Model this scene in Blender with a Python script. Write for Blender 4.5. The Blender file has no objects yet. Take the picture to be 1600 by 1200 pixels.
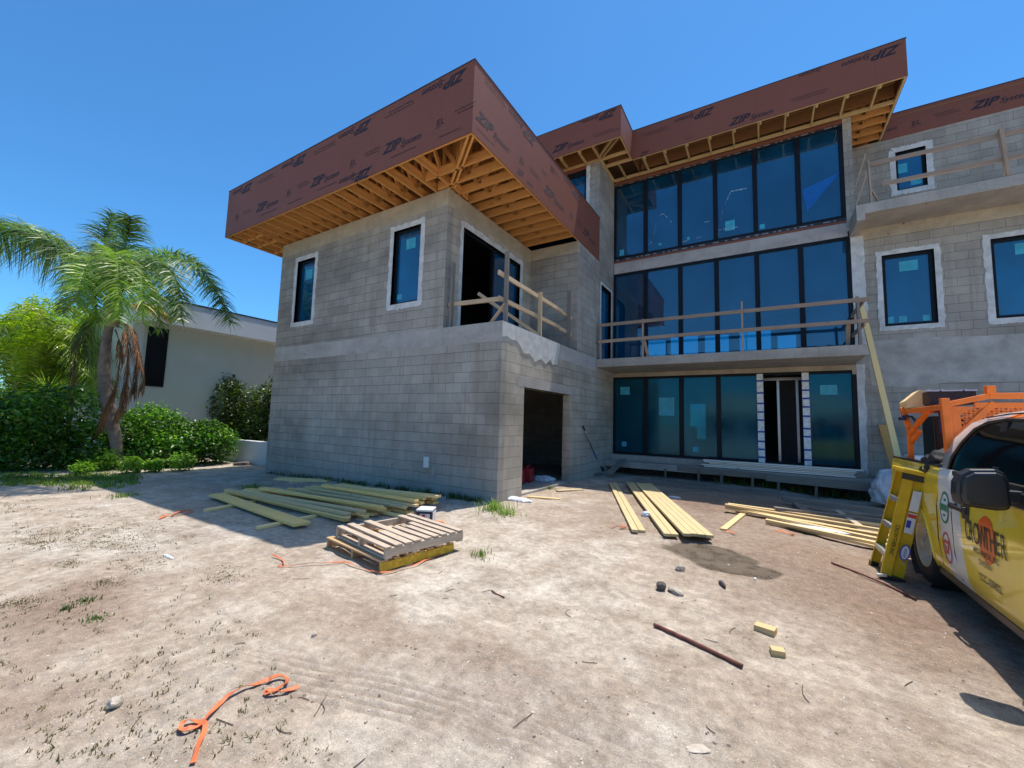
import bpy, math, random
import numpy as np
from mathutils import Vector, Matrix
random.seed(7); rng = np.random.default_rng(7)
scene = bpy.context.scene
COL = scene.collection
R_ = math.radians

# ------------------------------------------------------------------ camera
CAMZ = 1.50
YAW, PITCH, ROLL, FPX = 31.573, 5.155, 1.634, 641.887
_y, _p, _r = R_(YAW), R_(PITCH), R_(ROLL)
CF = np.array([-math.sin(_y)*math.cos(_p), math.cos(_y)*math.cos(_p), math.sin(_p)])
_R0 = np.array([math.cos(_y), math.sin(_y), 0.0]); _U0 = np.cross(_R0, CF)
CR = _R0*math.cos(_r)+_U0*math.sin(_r); CU = -_R0*math.sin(_r)+_U0*math.cos(_r)
CP = np.array([0, 0, CAMZ])
cd = bpy.data.cameras.new('camera'); cam = bpy.data.objects.new('camera', cd); COL.objects.link(cam)
cd.sensor_width = 36; cd.lens = FPX*36/1600; cd.clip_start = 0.05; cd.clip_end = 3000
mw = Matrix.Identity(4)
for i in range(3):
    mw[i][0], mw[i][1], mw[i][2], mw[i][3] = CR[i], CU[i], -CF[i], CP[i]
cam.matrix_world = mw
scene.camera = cam

# ------------------------------------------------------------------ sky, sun, exposure
SUN = Vector((0.095, 0.29, 1.0)).normalized()
w = bpy.data.worlds.new('World'); scene.world = w; w.use_nodes = True
nt = w.node_tree; nt.nodes.clear()
sky = nt.nodes.new('ShaderNodeTexSky'); sky.sky_type = 'NISHITA'; sky.sun_disc = False
sky.sun_elevation = math.asin(SUN.z); sky.sun_rotation = math.atan2(SUN.x, SUN.y)
sky.altitude = 0; sky.air_density = 1.0; sky.dust_density = 0.2; sky.ozone_density = 2.2
bg = nt.nodes.new('ShaderNodeBackground'); bg.inputs['Strength'].default_value = 0.15
wo = nt.nodes.new('ShaderNodeOutputWorld')
_t = nt.nodes.new('ShaderNodeMix'); _t.data_type = 'RGBA'; _t.blend_type = 'MULTIPLY'; _t.inputs[0].default_value = 1.0
_t.inputs[7].default_value = (0.47, 0.95, 1.26, 1)
# white glow added to the sky round the sun (unseen overhead, it whitens the skylight)
_tc = nt.nodes.new('ShaderNodeTexCoord'); _dp = nt.nodes.new('ShaderNodeVectorMath'); _dp.operation = 'DOT_PRODUCT'; _dp.inputs[1].default_value = tuple(SUN)
_mr = nt.nodes.new('ShaderNodeMapRange'); _mr.interpolation_type = 'SMOOTHSTEP'; _mr.inputs[1].default_value = .91; _mr.inputs[2].default_value = 1.0
_m2 = nt.nodes.new('ShaderNodeMix'); _m2.data_type = 'RGBA'; _m2.inputs[6].default_value = (0.39, 0.83, 1.12, 1); _m2.inputs[7].default_value = (7.5, 6.0, 3.8, 1)
nt.links.new(_tc.outputs['Generated'], _dp.inputs[0]); nt.links.new(_dp.outputs['Value'], _mr.inputs[0]); nt.links.new(_mr.outputs[0], _m2.inputs[0]); nt.links.new(_m2.outputs[2], _t.inputs[7])
nt.links.new(sky.outputs[0], _t.inputs[6]); nt.links.new(_t.outputs[2], bg.inputs[0]); nt.links.new(bg.outputs[0], wo.inputs[0])
sl = bpy.data.lights.new('sun', 'SUN'); sl.energy = 5.0; sl.angle = R_(0.53); sl.color = (1.0, 0.94, 0.86)
so = bpy.data.objects.new('sun', sl); COL.objects.link(so)
so.rotation_euler = SUN.to_track_quat('Z', 'Y').to_euler(); so.location = (0, 10, 30)
scene.view_settings.view_transform = 'Standard'; scene.view_settings.look = 'None'
scene.view_settings.exposure = 0.2; scene.view_settings.gamma = 1.0
scene.cycles.max_bounces = 7; scene.cycles.diffuse_bounces = 4; scene.cycles.glossy_bounces = 4
scene.cycles.transparent_max_bounces = 12; scene.cycles.use_denoising = True
scene.cycles.sample_clamp_indirect = 6

# ------------------------------------------------------------------ survey helpers (photo measurements -> world points)
def ray(u, v): return CF + CR*(u-800)/FPX - CU*(v-600)/FPX
def on(u, v, **k):
    d = ray(u, v); (a, b), = k.items(); i = 'xyz'.index(a); return CP + d*((b-CP[i])/d[i])
def deep(u, v, dist): return CP + ray(u, v)*dist
def sstep(t): t = np.clip(t, 0, 1); return t*t*(3-2*t)
def gh0(x, y):
    return -0.1+0.1*sstep((y-3.4)/3.0)*sstep((x+12)/6.0)*(1-sstep(x/1.2))
def G(u, v, dz=0.0):
    z = 0.0
    for _ in range(4):
        p = on(u, v, z=z+dz); z = float(gh0(p[0], p[1]))
    return Vector((p[0], p[1], z+dz))

# ------------------------------------------------------------------ object helpers
def link(o, parent=None):
    COL.objects.link(o)
    if parent is not None: o.parent = parent
    return o
def tag(o, label=None, cat=None, group=None, kind=None):
    if label: o['label'] = label
    if cat: o['category'] = cat
    if group: o['group'] = group
    if kind: o['kind'] = kind
    return o
def thing(name, label, cat, loc=(0, 0, 0), rz=0.0, group=None):
    o = bpy.data.objects.new(name, None); o.empty_display_size = 0.2
    o.location = loc; o.rotation_euler = (0, 0, rz); link(o)
    return tag(o, label, cat, group)
def copy_tree(src, parent=None):
    c = src.copy(); link(c, parent)
    for ch in list(src.children): copy_tree(ch, c)
    return c

class MB:
    """collects shapes with metre UVs; build() links them as ONE mesh"""
    def __init__(s): s.v = []; s.f = []; s.uv = []; s.mi = []; s.sm = []
    def face(s, pts, uv=None, mi=0, smooth=False):
        b = len(s.v); s.v += [tuple(p) for p in pts]; s.f.append(tuple(range(b, b+len(pts))))
        if uv is None:
            a, bb, c = Vector(pts[0]), Vector(pts[1]), Vector(pts[2])
            n = (bb-a).cross(c-b_(bb))
            ax = max(range(3), key=lambda i: abs(n[i]))
            ij = [(1, 2), (0, 2), (0, 1)][ax]
            uv = [(p[ij[0]], p[ij[1]]) for p in pts]
        s.uv.append(uv); s.mi.append(mi); s.sm.append(smooth)
    def box(s, x0, x1, y0, y1, z0, z1, mi=0):
        if x0 > x1: x0, x1 = x1, x0
        if y0 > y1: y0, y1 = y1, y0
        if z0 > z1: z0, z1 = z1, z0
        P = [(x0,y0,z0),(x1,y0,z0),(x1,y1,z0),(x0,y1,z0),(x0,y0,z1),(x1,y0,z1),(x1,y1,z1),(x0,y1,z1)]
        for q in ((0,3,2,1),(4,5,6,7),(0,1,5,4),(1,2,6,5),(2,3,7,6),(3,0,4,7)): s.face([P[i] for i in q], mi=mi)
        return s
    def beam(s, p0, p1, wd, ht, up=(0, 0, 1), mi=0, taper=1.0):
        """board from p0 to p1 (centre line), wd across, ht along up; UV u runs along the board"""
        p0, p1 = Vector(p0), Vector(p1); d = p1-p0; L = d.length; d.normalize()
        up = Vector(up); sd = d.cross(up)
        if sd.length < 1e-4: sd = d.cross(Vector((1, 0, 0)))
        sd.normalize(); u2 = sd.cross(d).normalized()
        a, h = sd*wd/2, u2*ht/2
        o = random.random()*60; o2 = random.random()*60
        c0 = [p0-a-h, p0+a-h, p0+a+h, p0-a+h]; c1 = [p1-a*taper-h*taper, p1+a*taper-h*taper, p1+a*taper+h*taper, p1-a*taper+h*taper]
        wds = [wd, ht, wd, ht]; acc = 0
        for i in range(4):
            j = (i+1) % 4; w_ = wds[i]
            s.face([c0[i], c0[j], c1[j], c1[i]][::-1], [(o, o2+acc), (o, o2+acc+w_), (o+L, o2+acc+w_), (o+L, o2+acc)][::-1], mi=mi); acc += w_
        s.face([c0[0], c0[1], c0[2], c0[3]], [(o, o2), (o+wd*.2, o2), (o+wd*.2, o2+ht), (o, o2+ht)], mi=mi)
        s.face([c1[3], c1[2], c1[1], c1[0]], [(o, o2), (o+wd*.2, o2), (o+wd*.2, o2+ht), (o, o2+ht)], mi=mi)
        return s
    def tube(s, pts, rad, n=10, cap=True, mi=0, flat=1.0):
        pts = [Vector(p) for p in pts]; rs = rad if hasattr(rad, '__len__') else [rad]*len(pts)
        rings = []; prev = None; acc = 0
        for i, p in enumerate(pts):
            t = (pts[min(i+1, len(pts)-1)]-pts[max(i-1, 0)]).normalized()
            if prev is None:
                prev = t.orthogonal().normalized() if abs(t.z) > .9 else t.cross(Vector((0, 0, 1))).normalized()
            a = (prev-t*prev.dot(t)).normalized(); prev = a; b = t.cross(a)
            rings.append([p+a*math.cos(2*math.pi*k/n)*rs[i]+b*math.sin(2*math.pi*k/n)*rs[i]*flat for k in range(n)])
        for i in range(len(pts)-1):
            L = (pts[i+1]-pts[i]).length
            for k in range(n):
                k2 = (k+1) % n; r2 = rs[i]*6.28/n
                s.face([rings[i][k], rings[i][k2], rings[i+1][k2], rings[i+1][k]],
                       [(acc, k*r2), (acc, (k+1)*r2), (acc+L, (k+1)*r2), (acc+L, k*r2)], mi=mi, smooth=True)
            acc += L
        if cap:
            s.face(rings[0][::-1], mi=mi); s.face(rings[-1], mi=mi)
        return s
    def prism(s, outline, ext, mi=0, smooth=False):
        """closed polygon extruded by vector ext"""
        A = [Vector(p) for p in outline]; e = Vector(ext); B = [p+e for p in A]
        s.face(A, mi=mi); s.face(B[::-1], mi=mi)
        for i in range(len(A)):
            j = (i+1) % len(A); s.face([A[j], A[i], B[i], B[j]], mi=mi, smooth=smooth)
        return s
    def lathe(s, c, axis, prof, n=20, mi=0, smooth=True, cap=True):
        c = Vector(c); ax = Vector(axis).normalized(); a = ax.orthogonal().normalized(); b = ax.cross(a)
        R = [[c+ax*h+(a*math.cos(2*math.pi*k/n)+b*math.sin(2*math.pi*k/n))*r for k in range(n)] for h, r in prof]
        for i in range(len(prof)-1):
            for k in range(n):
                k2 = (k+1) % n; s.face([R[i][k], R[i][k2], R[i+1][k2], R[i+1][k]], mi=mi, smooth=smooth)
        if not cap: return s
        if prof[0][1] > 1e-5: s.face(R[0][::-1], mi=mi)
        if prof[-1][1] > 1e-5: s.face(R[-1], mi=mi)
        return s
    def build(s, name, mats, parent=None, bevel=0.0, weld=True, jitter=0.0):
        me = bpy.data.meshes.new(name)
        off = Vector(parent.location) if (parent is not None and parent.type == 'EMPTY' and parent.parent is None) else Vector((0, 0, 0))
        v = s.v
        me.from_pydata(v, [], s.f)
        uvl = me.uv_layers.new(name='UVMap')
        flat = [c for f in s.uv for p in f for c in p]
        uvl.data.foreach_set('uv', flat)
        me.polygons.foreach_set('material_index', s.mi); me.polygons.foreach_set('use_smooth', s.sm)
        for m in (mats if isinstance(mats, (list, tuple)) else [mats]): me.materials.append(m)
        if weld and len(v) < 60000:
            import bmesh
            bm = bmesh.new(); bm.from_mesh(me); bmesh.ops.remove_doubles(bm, verts=bm.verts, dist=1e-5)
            bmesh.ops.recalc_face_normals(bm, faces=bm.faces); bm.to_mesh(me); bm.free()
        o = bpy.data.objects.new(name, me)
        if parent is not None:
            link(o, parent)
            # vertices are given in world space: undo every parent transform
            pm = Matrix.Identity(4); q = parent
            while q is not None:
                pm = q.matrix_basis @ pm if q is parent else q.matrix_basis @ pm
                q = q.parent
            me.transform(pm.inverted())
        else: link(o)
        if bevel > 0:
            m = o.modifiers.new('bevel', 'BEVEL'); m.width = bevel; m.segments = 2; m.limit_method = 'ANGLE'; m.angle_limit = R_(50)
        return o
def b_(x): return x

def fast_mesh(name, verts, faces, mat, parent=None, smooth=False):
    """big leaf meshes: numpy vertices (n,3), faces (m,4)"""
    verts = np.asarray(verts, dtype=np.float32); faces = np.asarray(faces, dtype=np.int32)
    me = bpy.data.meshes.new(name); k = faces.shape[1]
    me.vertices.add(len(verts)); me.vertices.foreach_set('co', verts.ravel())
    me.loops.add(faces.size); me.loops.foreach_set('vertex_index', faces.ravel())
    me.polygons.add(len(faces)); me.polygons.foreach_set('loop_start', np.arange(0, faces.size, k, dtype=np.int32))
    me.polygons.foreach_set('use_smooth', [smooth]*len(faces))
    me.update(calc_edges=True); me.validate()
    me.materials.append(mat)
    o = bpy.data.objects.new(name, me); link(o, parent)
    if parent is not None:
        pm = Matrix.Identity(4); q = parent
        while q is not None: pm = q.matrix_basis @ pm; q = q.parent
        me.transform(pm.inverted())
    return o

# ------------------------------------------------------------------ material helpers
def newmat(name):
    m = bpy.data.materials.new(name); m.use_nodes = True; n = m.node_tree.nodes; n.clear()
    out = n.new('ShaderNodeOutputMaterial'); b = n.new('ShaderNodeBsdfPrincipled')
    m.node_tree.links.new(b.outputs[0], out.inputs[0]); return m, m.node_tree, b, out
class N:
    def __init__(s, nt): s.nt = nt
    def add(s, t, **k):
        n = s.nt.nodes.new(t)
        for a, b in k.items(): setattr(n, a, b)
        return n
    def ln(s, a, b): s.nt.links.new(a, b)
    def noise(s, vec, scale, detail=4, rough=.55, dist=0.0):
        n = s.add('ShaderNodeTexNoise'); n.inputs['Scale'].default_value = scale; n.inputs['Detail'].default_value = detail
        n.inputs['Roughness'].default_value = rough; n.inputs['Distortion'].default_value = dist
        if vec is not None: s.ln(vec, n.inputs['Vector'])
        return n.outputs['Fac']
    def ramp(s, fac, stops):
        n = s.add('ShaderNodeValToRGB'); e = n.color_ramp.elements
        while len(e) < len(stops): e.new(0.5)
        for i, (p, c) in enumerate(stops):
            e[i].position = p; e[i].color = (*c, 1) if hasattr(c, '__len__') else (c, c, c, 1)
        s.ln(fac, n.inputs[0]); return n.outputs[0]
    def mix(s, fac, a, b, mode='MIX'):
        n = s.add('ShaderNodeMix', data_type='RGBA', blend_type=mode)
        for sock, val in ((n.inputs[0], fac), (n.inputs[6], a), (n.inputs[7], b)):
            if isinstance(val, bpy.types.NodeSocket): s.ln(val, sock)
            elif hasattr(val, '__len__'): sock.default_value = (*val, 1)
            else: sock.default_value = val
        return n.outputs[2]
    def math(s, op, a, b=0.0, clamp=False):
        n = s.add('ShaderNodeMath', operation=op, use_clamp=clamp)
        for sock, val in ((n.inputs[0], a), (n.inputs[1], b)):
            if isinstance(val, bpy.types.NodeSocket): s.ln(val, sock)
            else: sock.default_value = val
        return n.outputs[0]
    def map(s, vec, scale=(1, 1, 1), loc=(0, 0, 0), rot=(0, 0, 0)):
        n = s.add('ShaderNodeMapping'); n.inputs['Scale'].default_value = scale; n.inputs['Location'].default_value = loc
        n.inputs['Rotation'].default_value = rot; s.ln(vec, n.inputs[0]); return n.outputs[0]
    def bump(s, h, strength, dist, bsdf, prev=None):
        n = s.add('ShaderNodeBump'); n.inputs['Strength'].default_value = strength; n.inputs['Distance'].default_value = dist
        s.ln(h, n.inputs['Height'])
        if prev is not None: s.ln(prev, n.inputs['Normal'])
        if bsdf is not None: s.ln(n.outputs[0], bsdf.inputs['Normal'])
        return n.outputs[0]
    def geo(s, o): return s.add('ShaderNodeNewGeometry').outputs[o]
    def tex(s, o): return s.add('ShaderNodeTexCoord').outputs[o]

def plain(name, c, rough=.6, metal=0.0, var=0.12, scale=6.0, bump=0.0, spec=.5, coat=0.0):
    m, nt_, b, out = newmat(name); n = N(nt_); pos = n.geo('Position')
    f = n.noise(pos, scale, 5, .6); k = n.ramp(f, [(.3, 1-var), (.7, 1+var)])
    n.ln(n.mix(1.0, c, k, 'MULTIPLY'), b.inputs['Base Color'])
    b.inputs['Roughness'].default_value = rough; b.inputs['Metallic'].default_value = metal
    b.inputs['Specular IOR Level'].default_value = spec; b.inputs['Coat Weight'].default_value = coat
    if bump: n.bump(n.noise(pos, scale*6, 5, .6), bump, .01, b)
    return m

def wood(name, c_lo, c_hi, weather=0.0, rough=.75, ring=1.0):
    m, nt_, b, out = newmat(name); n = N(nt_); uv = n.tex('UV')
    g = n.noise(n.map(uv, (1.3, 26, 1)), 1.6, 6, .62, 1.2)
    g2 = n.noise(n.map(uv, (.35, 90, 1)), 2.2, 4, .6)
    col = n.mix(g, c_lo, c_hi)
    col = n.mix(n.math('MULTIPLY', g2, .45), col, tuple(x*.55 for x in c_lo))
    isl = n.geo('Random Per Island')
    col = n.mix(1.0, col, n.ramp(isl, [(0, .72), (.5, 1.0), (1, 1.22)]), 'MULTIPLY')
    v = n.add('ShaderNodeTexVoronoi'); v.inputs['Scale'].default_value = 1.0; n.ln(n.map(uv, (1.6, 7.5, 1)), v.inputs['Vector'])
    kn = n.ramp(v.outputs['Distance'], [(.05, 1), (.10, 0)])
    col = n.mix(n.math('MULTIPLY', kn, .7), col, tuple(x*.3 for x in c_lo))
    if weather:
        col = n.mix(n.math('MULTIPLY', n.ramp(n.noise(n.map(uv, (1.2, 5, 1)), 2.5, 5, .7), [(.35, 0), (.65, 1)]), weather), col, (.16, .145, .13))
    n.ln(col, b.inputs['Base Color']); b.inputs['Roughness'].default_value = rough
    b.inputs['Specular IOR Level'].default_value = .25
    n.bump(g2, .25, .004, b)
    return m

def block_mat(name, tint=(1, 1, 1), dark=0.0):
    m, nt_, b, out = newmat(name); n = N(nt_); uv = n.tex('UV'); pos = n.geo('Position')
    wob = n.noise(n.map(uv, (2, 2, 2)), 3.0, 2)
    wv = n.add('ShaderNodeVectorMath', operation='MULTIPLY_ADD')
    n.ln(n.mix(1.0, (0, 0, 0), wob, 'ADD'), wv.inputs[0]); wv.inputs[1].default_value = (.012, .012, 0); n.ln(uv, wv.inputs[2])
    br = n.add('ShaderNodeTexBrick'); n.ln(wv.outputs[0], br.inputs['Vector'])
    br.offset = .5; br.inputs['Scale'].default_value = 1.0; br.inputs['Brick Width'].default_value = .4064
    br.inputs['Row Height'].default_value = .2032; br.inputs['Mortar Size'].default_value = .004
    br.inputs['Mortar Smooth'].default_value = .45; br.inputs['Bias'].default_value = -.1
    T = lambda c: tuple(a*t for a, t in zip(c, tint))
    br.inputs['Color1'].default_value = (*T((.42, .38, .33)), 1); br.inputs['Color2'].default_value = (*T((.335, .305, .265)), 1)
    br.inputs['Mortar'].default_value = (*T((.27, .24, .205)), 1)
    # smeared mortar hides part of the joints
    big = n.noise(n.map(pos, (.55, .55, .9)), 1.0, 5, .6)
    smear = n.noise(n.map(pos, (2.2, 2.2, 1.2)), 1.4, 6, .65, .6)
    col = br.outputs['Color']
    col = n.mix(n.math('MULTIPLY', n.ramp(smear, [(.5, 0), (.66, 1)]), .5), col, T((.46, .42, .37)))
    col = n.mix(1.0, col, n.ramp(big, [(.3, .62), (.5, .93), (.7, 1.15)]), 'MULTIPLY')
    streak = n.noise(n.map(pos, (3.5, 3.5, .35)), 1.6, 4, .6)
    col = n.mix(n.math('MULTIPLY', n.ramp(streak, [(.5, 0), (.7, 1)]), .5), col, T((.27, .225, .175)))
    fine = n.noise(pos, 60, 4, .7)
    col = n.mix(1.0, col, n.ramp(fine, [(.3, .86), (.7, 1.12)]), 'MULTIPLY')
    # darker and greyer towards the foot of the wall
    sep = n.add('ShaderNodeSeparateXYZ'); n.ln(pos, sep.inputs[0])
    foot = n.math('ADD', sep.outputs[2], n.math('MULTIPLY', n.noise(n.map(pos, (.7, .7, .7)), 1.2, 4), 1.2))
    col = n.mix(n.ramp(n.math('DIVIDE', foot, 6.0), [(.06, .42), (.3, .0)]), col, T((.30, .285, .27)))
    n.ln(col, b.inputs['Base Color']); b.inputs['Roughness'].default_value = .92; b.inputs['Specular IOR Level'].default_value = .2
    h = n.math('MULTIPLY', br.outputs['Fac'], -1.0)
    nb = n.bump(h, .9, .016, None)
    n.bump(fine, .35, .006, b, nb)
    return m

def concrete(name, c=(.34, .335, .32), streaky=.35, holes=False):
    m, nt_, b, out = newmat(name); n = N(nt_); pos = n.geo('Position')
    a = n.noise(n.map(pos, (1, 1, 1.6)), 1.6, 6, .65, .4); col = n.mix(1.0, c, n.ramp(a, [(.3, .78), (.7, 1.18)]), 'MULTIPLY')
    st = n.noise(n.map(pos, (5, 5, .5)), 1.8, 5, .6)
    col = n.mix(n.math('MULTIPLY', n.ramp(st, [(.5, 0), (.8, 1)]), streaky), col, tuple(x*.5 for x in c))
    f = n.noise(pos, 35, 5, .7); col = n.mix(1.0, col, n.ramp(f, [(.3, .9), (.7, 1.08)]), 'MULTIPLY')
    v = n.add('ShaderNodeTexVoronoi'); v.inputs['Scale'].default_value = 2.4; n.ln(pos, v.inputs['Vector'])
    col = n.mix(n.ramp(v.outputs['Distance'], [(.035, .8), (.06, 0)]), col, (.05, .05, .05))
    n.ln(col, b.inputs['Base Color']); b.inputs['Roughness'].default_value = .88; b.inputs['Specular IOR Level'].default_value = .25
    n.bump(f, .25, .006, b); return m

def leafmat(name, c1, c2, trans=.35, gloss=.35):
    m, nt_, b, out = newmat(name); n = N(nt_); isl = n.geo('Random Per Island'); pos = n.geo('Position')
    big = n.noise(pos, 1.1, 3, .5)
    col = n.mix(isl, c1, c2); col = n.mix(1.0, col, n.ramp(big, [(.35, .6), (.65, 1.35)]), 'MULTIPLY')
    n.ln(col, b.inputs['Base Color']); b.inputs['Roughness'].default_value = gloss; b.inputs['Specular IOR Level'].default_value = .5
    t = n.add('ShaderNodeBsdfTranslucent'); n.ln(n.mix(1.0, col, (1.3, 1.6, .5), 'MULTIPLY'), t.inputs[0])
    mx = n.add('ShaderNodeMixShader'); mx.inputs[0].default_value = trans
    n.ln(b.outputs[0], mx.inputs[1]); n.ln(t.outputs[0], mx.inputs[2]); n.ln(mx.outputs[0], out.inputs[0])
    return m

def filmglass(name, film, see, tint, rough=.02, ior=1.95, refl=(.92, .95, 1)):
    """window glass carrying blue protective film: part film colour, part see-through, glossy outside"""
    m, nt_, b, out = newmat(name); n = N(nt_); pos = n.geo('Position')
    cl = n.noise(n.map(pos, (1, 1, .8)), .9, 4, .6)
    n.ln(n.mix(1.0, film, n.ramp(cl, [(.3, .6), (.7, 1.4)]), 'MULTIPLY'), b.inputs['Base Color'])
    b.inputs['Roughness'].default_value = rough; b.inputs['Specular IOR Level'].default_value = .0
    t = n.add('ShaderNodeBsdfTransparent'); t.inputs[0].default_value = (*tint, 1)
    g = n.add('ShaderNodeBsdfGlossy'); g.inputs['Roughness'].default_value = rough; g.inputs[0].default_value = (*refl, 1)
    wob = n.noise(n.map(pos, (.8, .8, .5)), 1.1, 2, .5)
    bp = n.bump(wob, .12, .05, None); n.ln(bp, g.inputs['Normal'])
    fr = n.add('ShaderNodeFresnel'); fr.inputs[0].default_value = ior
    m1 = n.add('ShaderNodeMixShader'); m1.inputs[0].default_value = see; n.ln(b.outputs[0], m1.inputs[1]); n.ln(t.outputs[0], m1.inputs[2])
    m2 = n.add('ShaderNodeMixShader'); n.ln(fr.outputs[0], m2.inputs[0]); n.ln(m1.outputs[0], m2.inputs[1]); n.ln(g.outputs[0], m2.inputs[2])
    n.ln(m2.outputs[0], out.inputs[0]); return m

M = {}
M['block'] = block_mat('concrete block wall')
M['block_sunlit'] = block_mat('concrete block wall side', (1.22, 1.18, 1.10))  # cream side blocks, lightened to put the grazing sunlight into the colour
M['concrete'] = concrete('cast concrete', (.40, .365, .32))
M['band'] = concrete('cast tie beam', (.43, .40, .365), .2)
M['tan'] = concrete('tan soffit concrete', (.45, .385, .29), .3)  # tan-toned, streaked concrete of the upper beams and the head strip
M['stucco'] = plain('white patching plaster', (.60, .60, .59), .9, var=.22, scale=5, bump=.5)
M['render_patch'] = plain('smeared grey render', (.42, .395, .36), .9, var=.25, scale=3, bump=.4)
M['render_patch2'] = plain('whitish render smear', (.52, .51, .48), .9, var=.2, scale=6, bump=.4)
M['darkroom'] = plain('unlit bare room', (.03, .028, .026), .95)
M['black'] = plain('black aluminium', (.008, .009, .014), .5, var=.2, spec=.2)
M['membrane'] = plain('black flashing tape', (.02, .02, .024), .55, var=.3)
M['white_paint'] = plain('white mark', (.62, .64, .66), .7)
M['ink'] = plain('dark printed ink', (.022, .013, .020), .7, var=.25, scale=9)
M['ink_faint'] = plain('faded printed ink', (.055, .035, .038), .8, var=.3, scale=9)
M['roofwood'] = wood('roof framing wood', (.68, .29, .075), (.96, .54, .19))
M['lookout'] = wood('yellow framing wood', (.52, .36, .15), (.76, .58, .30))
M['osb'] = wood('brown sheathing board', (.26, .12, .045), (.42, .21, .09))
M['pine'] = wood('fresh pine', (.62, .42, .19), (.84, .66, .36))
M['treated'] = wood('green treated pine', (.48, .36, .17), (.72, .60, .36))
M['treated_dark'] = wood('dark treated pine', (.52, .40, .20), (.70, .56, .33))
M['weathered'] = wood('weathered grey wood', (.46, .35, .25), (.70, .58, .45), weather=.35)
M['greywood'] = wood('grey old board', (.20, .17, .14), (.33, .29, .24), weather=.5)
M['roofwood2'] = wood('brown pallet wood', (.42, .26, .13), (.62, .42, .24))
M['chip'] = plain('pale shell chip', (.58, .54, .47), .8, var=.25, scale=30)
M['pine2'] = wood('tan pine', (.60, .43, .20), (.84, .68, .40))
M['pile1'] = wood('shade-warmed treated pine', (.84, .52, .16), (.98, .72, .30))  # pile wood lies in shade: warm light is put into both pile colours
M['pile2'] = wood('shade-warmed pale pine', (.92, .60, .24), (.99, .76, .38))
M['sandstone'] = plain('sandy slab', (.50, .43, .35), .95, var=.3, scale=20, bump=.6)
M['terracerail'] = wood('light rail wood', (.56, .38, .22), (.78, .58, .38), weather=.2)
M['primed'] = wood('pale primed board', (.72, .66, .55), (.88, .84, .75))
M['railwood'] = wood('guard rail wood', (.40, .27, .19), (.58, .43, .32), weather=.45)
M['film'] = filmglass('blue filmed glass', (.004, .085, .18), .5, (.22, .80, 1.0))
M['film_low'] = filmglass('teal filmed glass', (.004, .080, .125), .4, (.12, .55, .75), .09, 1.6, (.30, .72, .90))
M['film_win'] = filmglass('deep blue filmed glass', (.0, .09, .21), .2, (.05, .40, .80))
M['sticker'] = plain('pale label seen through film', (.05, .38, .52), .5, var=.2)
M['steel'] = plain('galvanised stud', (.42, .44, .46), .35, metal=.8)
M['interior'] = plain('bare interior', (.22, .21, .20), .9, var=.25, scale=1.5)
M['drywall'] = plain('interior board', (.42, .42, .40), .9)
M['orange'] = plain('orange strap', (.62, .15, .05), .6, var=.25, scale=14)
M['redplastic'] = plain('red plastic', (.35, .015, .02), .45)
M['bluetape'] = plain('blue tape', (.02, .06, .32), .6, var=.3)
M['taper'] = plain('white protection sheet', (.78, .78, .78), .6, var=.25, scale=12)
M['plastic_white'] = plain('crumpled white plastic', (.62, .64, .68), .4, var=.15, scale=8)
M['darkmetal'] = plain('dark metal', (.04, .04, .045), .45, metal=.3)
M['stone'] = plain('grey stone', (.44, .38, .31), .9, var=.35, scale=14, bump=.8)
M['darkstone'] = plain('dark stone', (.11, .09, .085), .9, var=.35, scale=14, bump=.8)
M['neighbour_white'] = plain('white render', (.66, .67, .66), .85, var=.06, scale=1.2)
M['neighbour_grey'] = plain('pale grey render', (.58, .60, .62), .85, var=.08, scale=1.2)
M['neighbour_wall'] = plain('cream render', (.56, .57, .50), .85, var=.05, scale=1)
M['darkglass'] = plain('dark window glass', (.004, .005, .006), .12, var=.1)
M['zip'] = None
def zipmat():
    m, nt_, b, out = newmat('red sheathing board'); n = N(nt_); pos = n.geo('Position'); uv = n.tex('UV')
    a = n.noise(pos, .8, 5, .6); f = n.noise(pos, 40, 4, .7)
    col = n.mix(a, (.19, .064, .040), (.25, .086, .054)); col = n.mix(1.0, col, n.ramp(f, [(.3, .88), (.7, 1.1)]), 'MULTIPLY')
    br = n.add('ShaderNodeTexBrick'); n.ln(uv, br.inputs['Vector']); br.offset = 0; br.inputs['Scale'].default_value = 1
    br.inputs['Brick Width'].default_value = 2.44; br.inputs['Row Height'].default_value = 40; br.inputs['Mortar Size'].default_value = .003
    col = n.mix(n.math('MULTIPLY', br.outputs['Fac'], .6), col, (.10, .03, .025))
    n.ln(col, b.inputs['Base Color']); b.inputs['Roughness'].default_value = .62; b.inputs['Specular IOR Level'].default_value = .3
    n.bump(f, .1, .004, b); return m
M['zip'] = zipmat()

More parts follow.
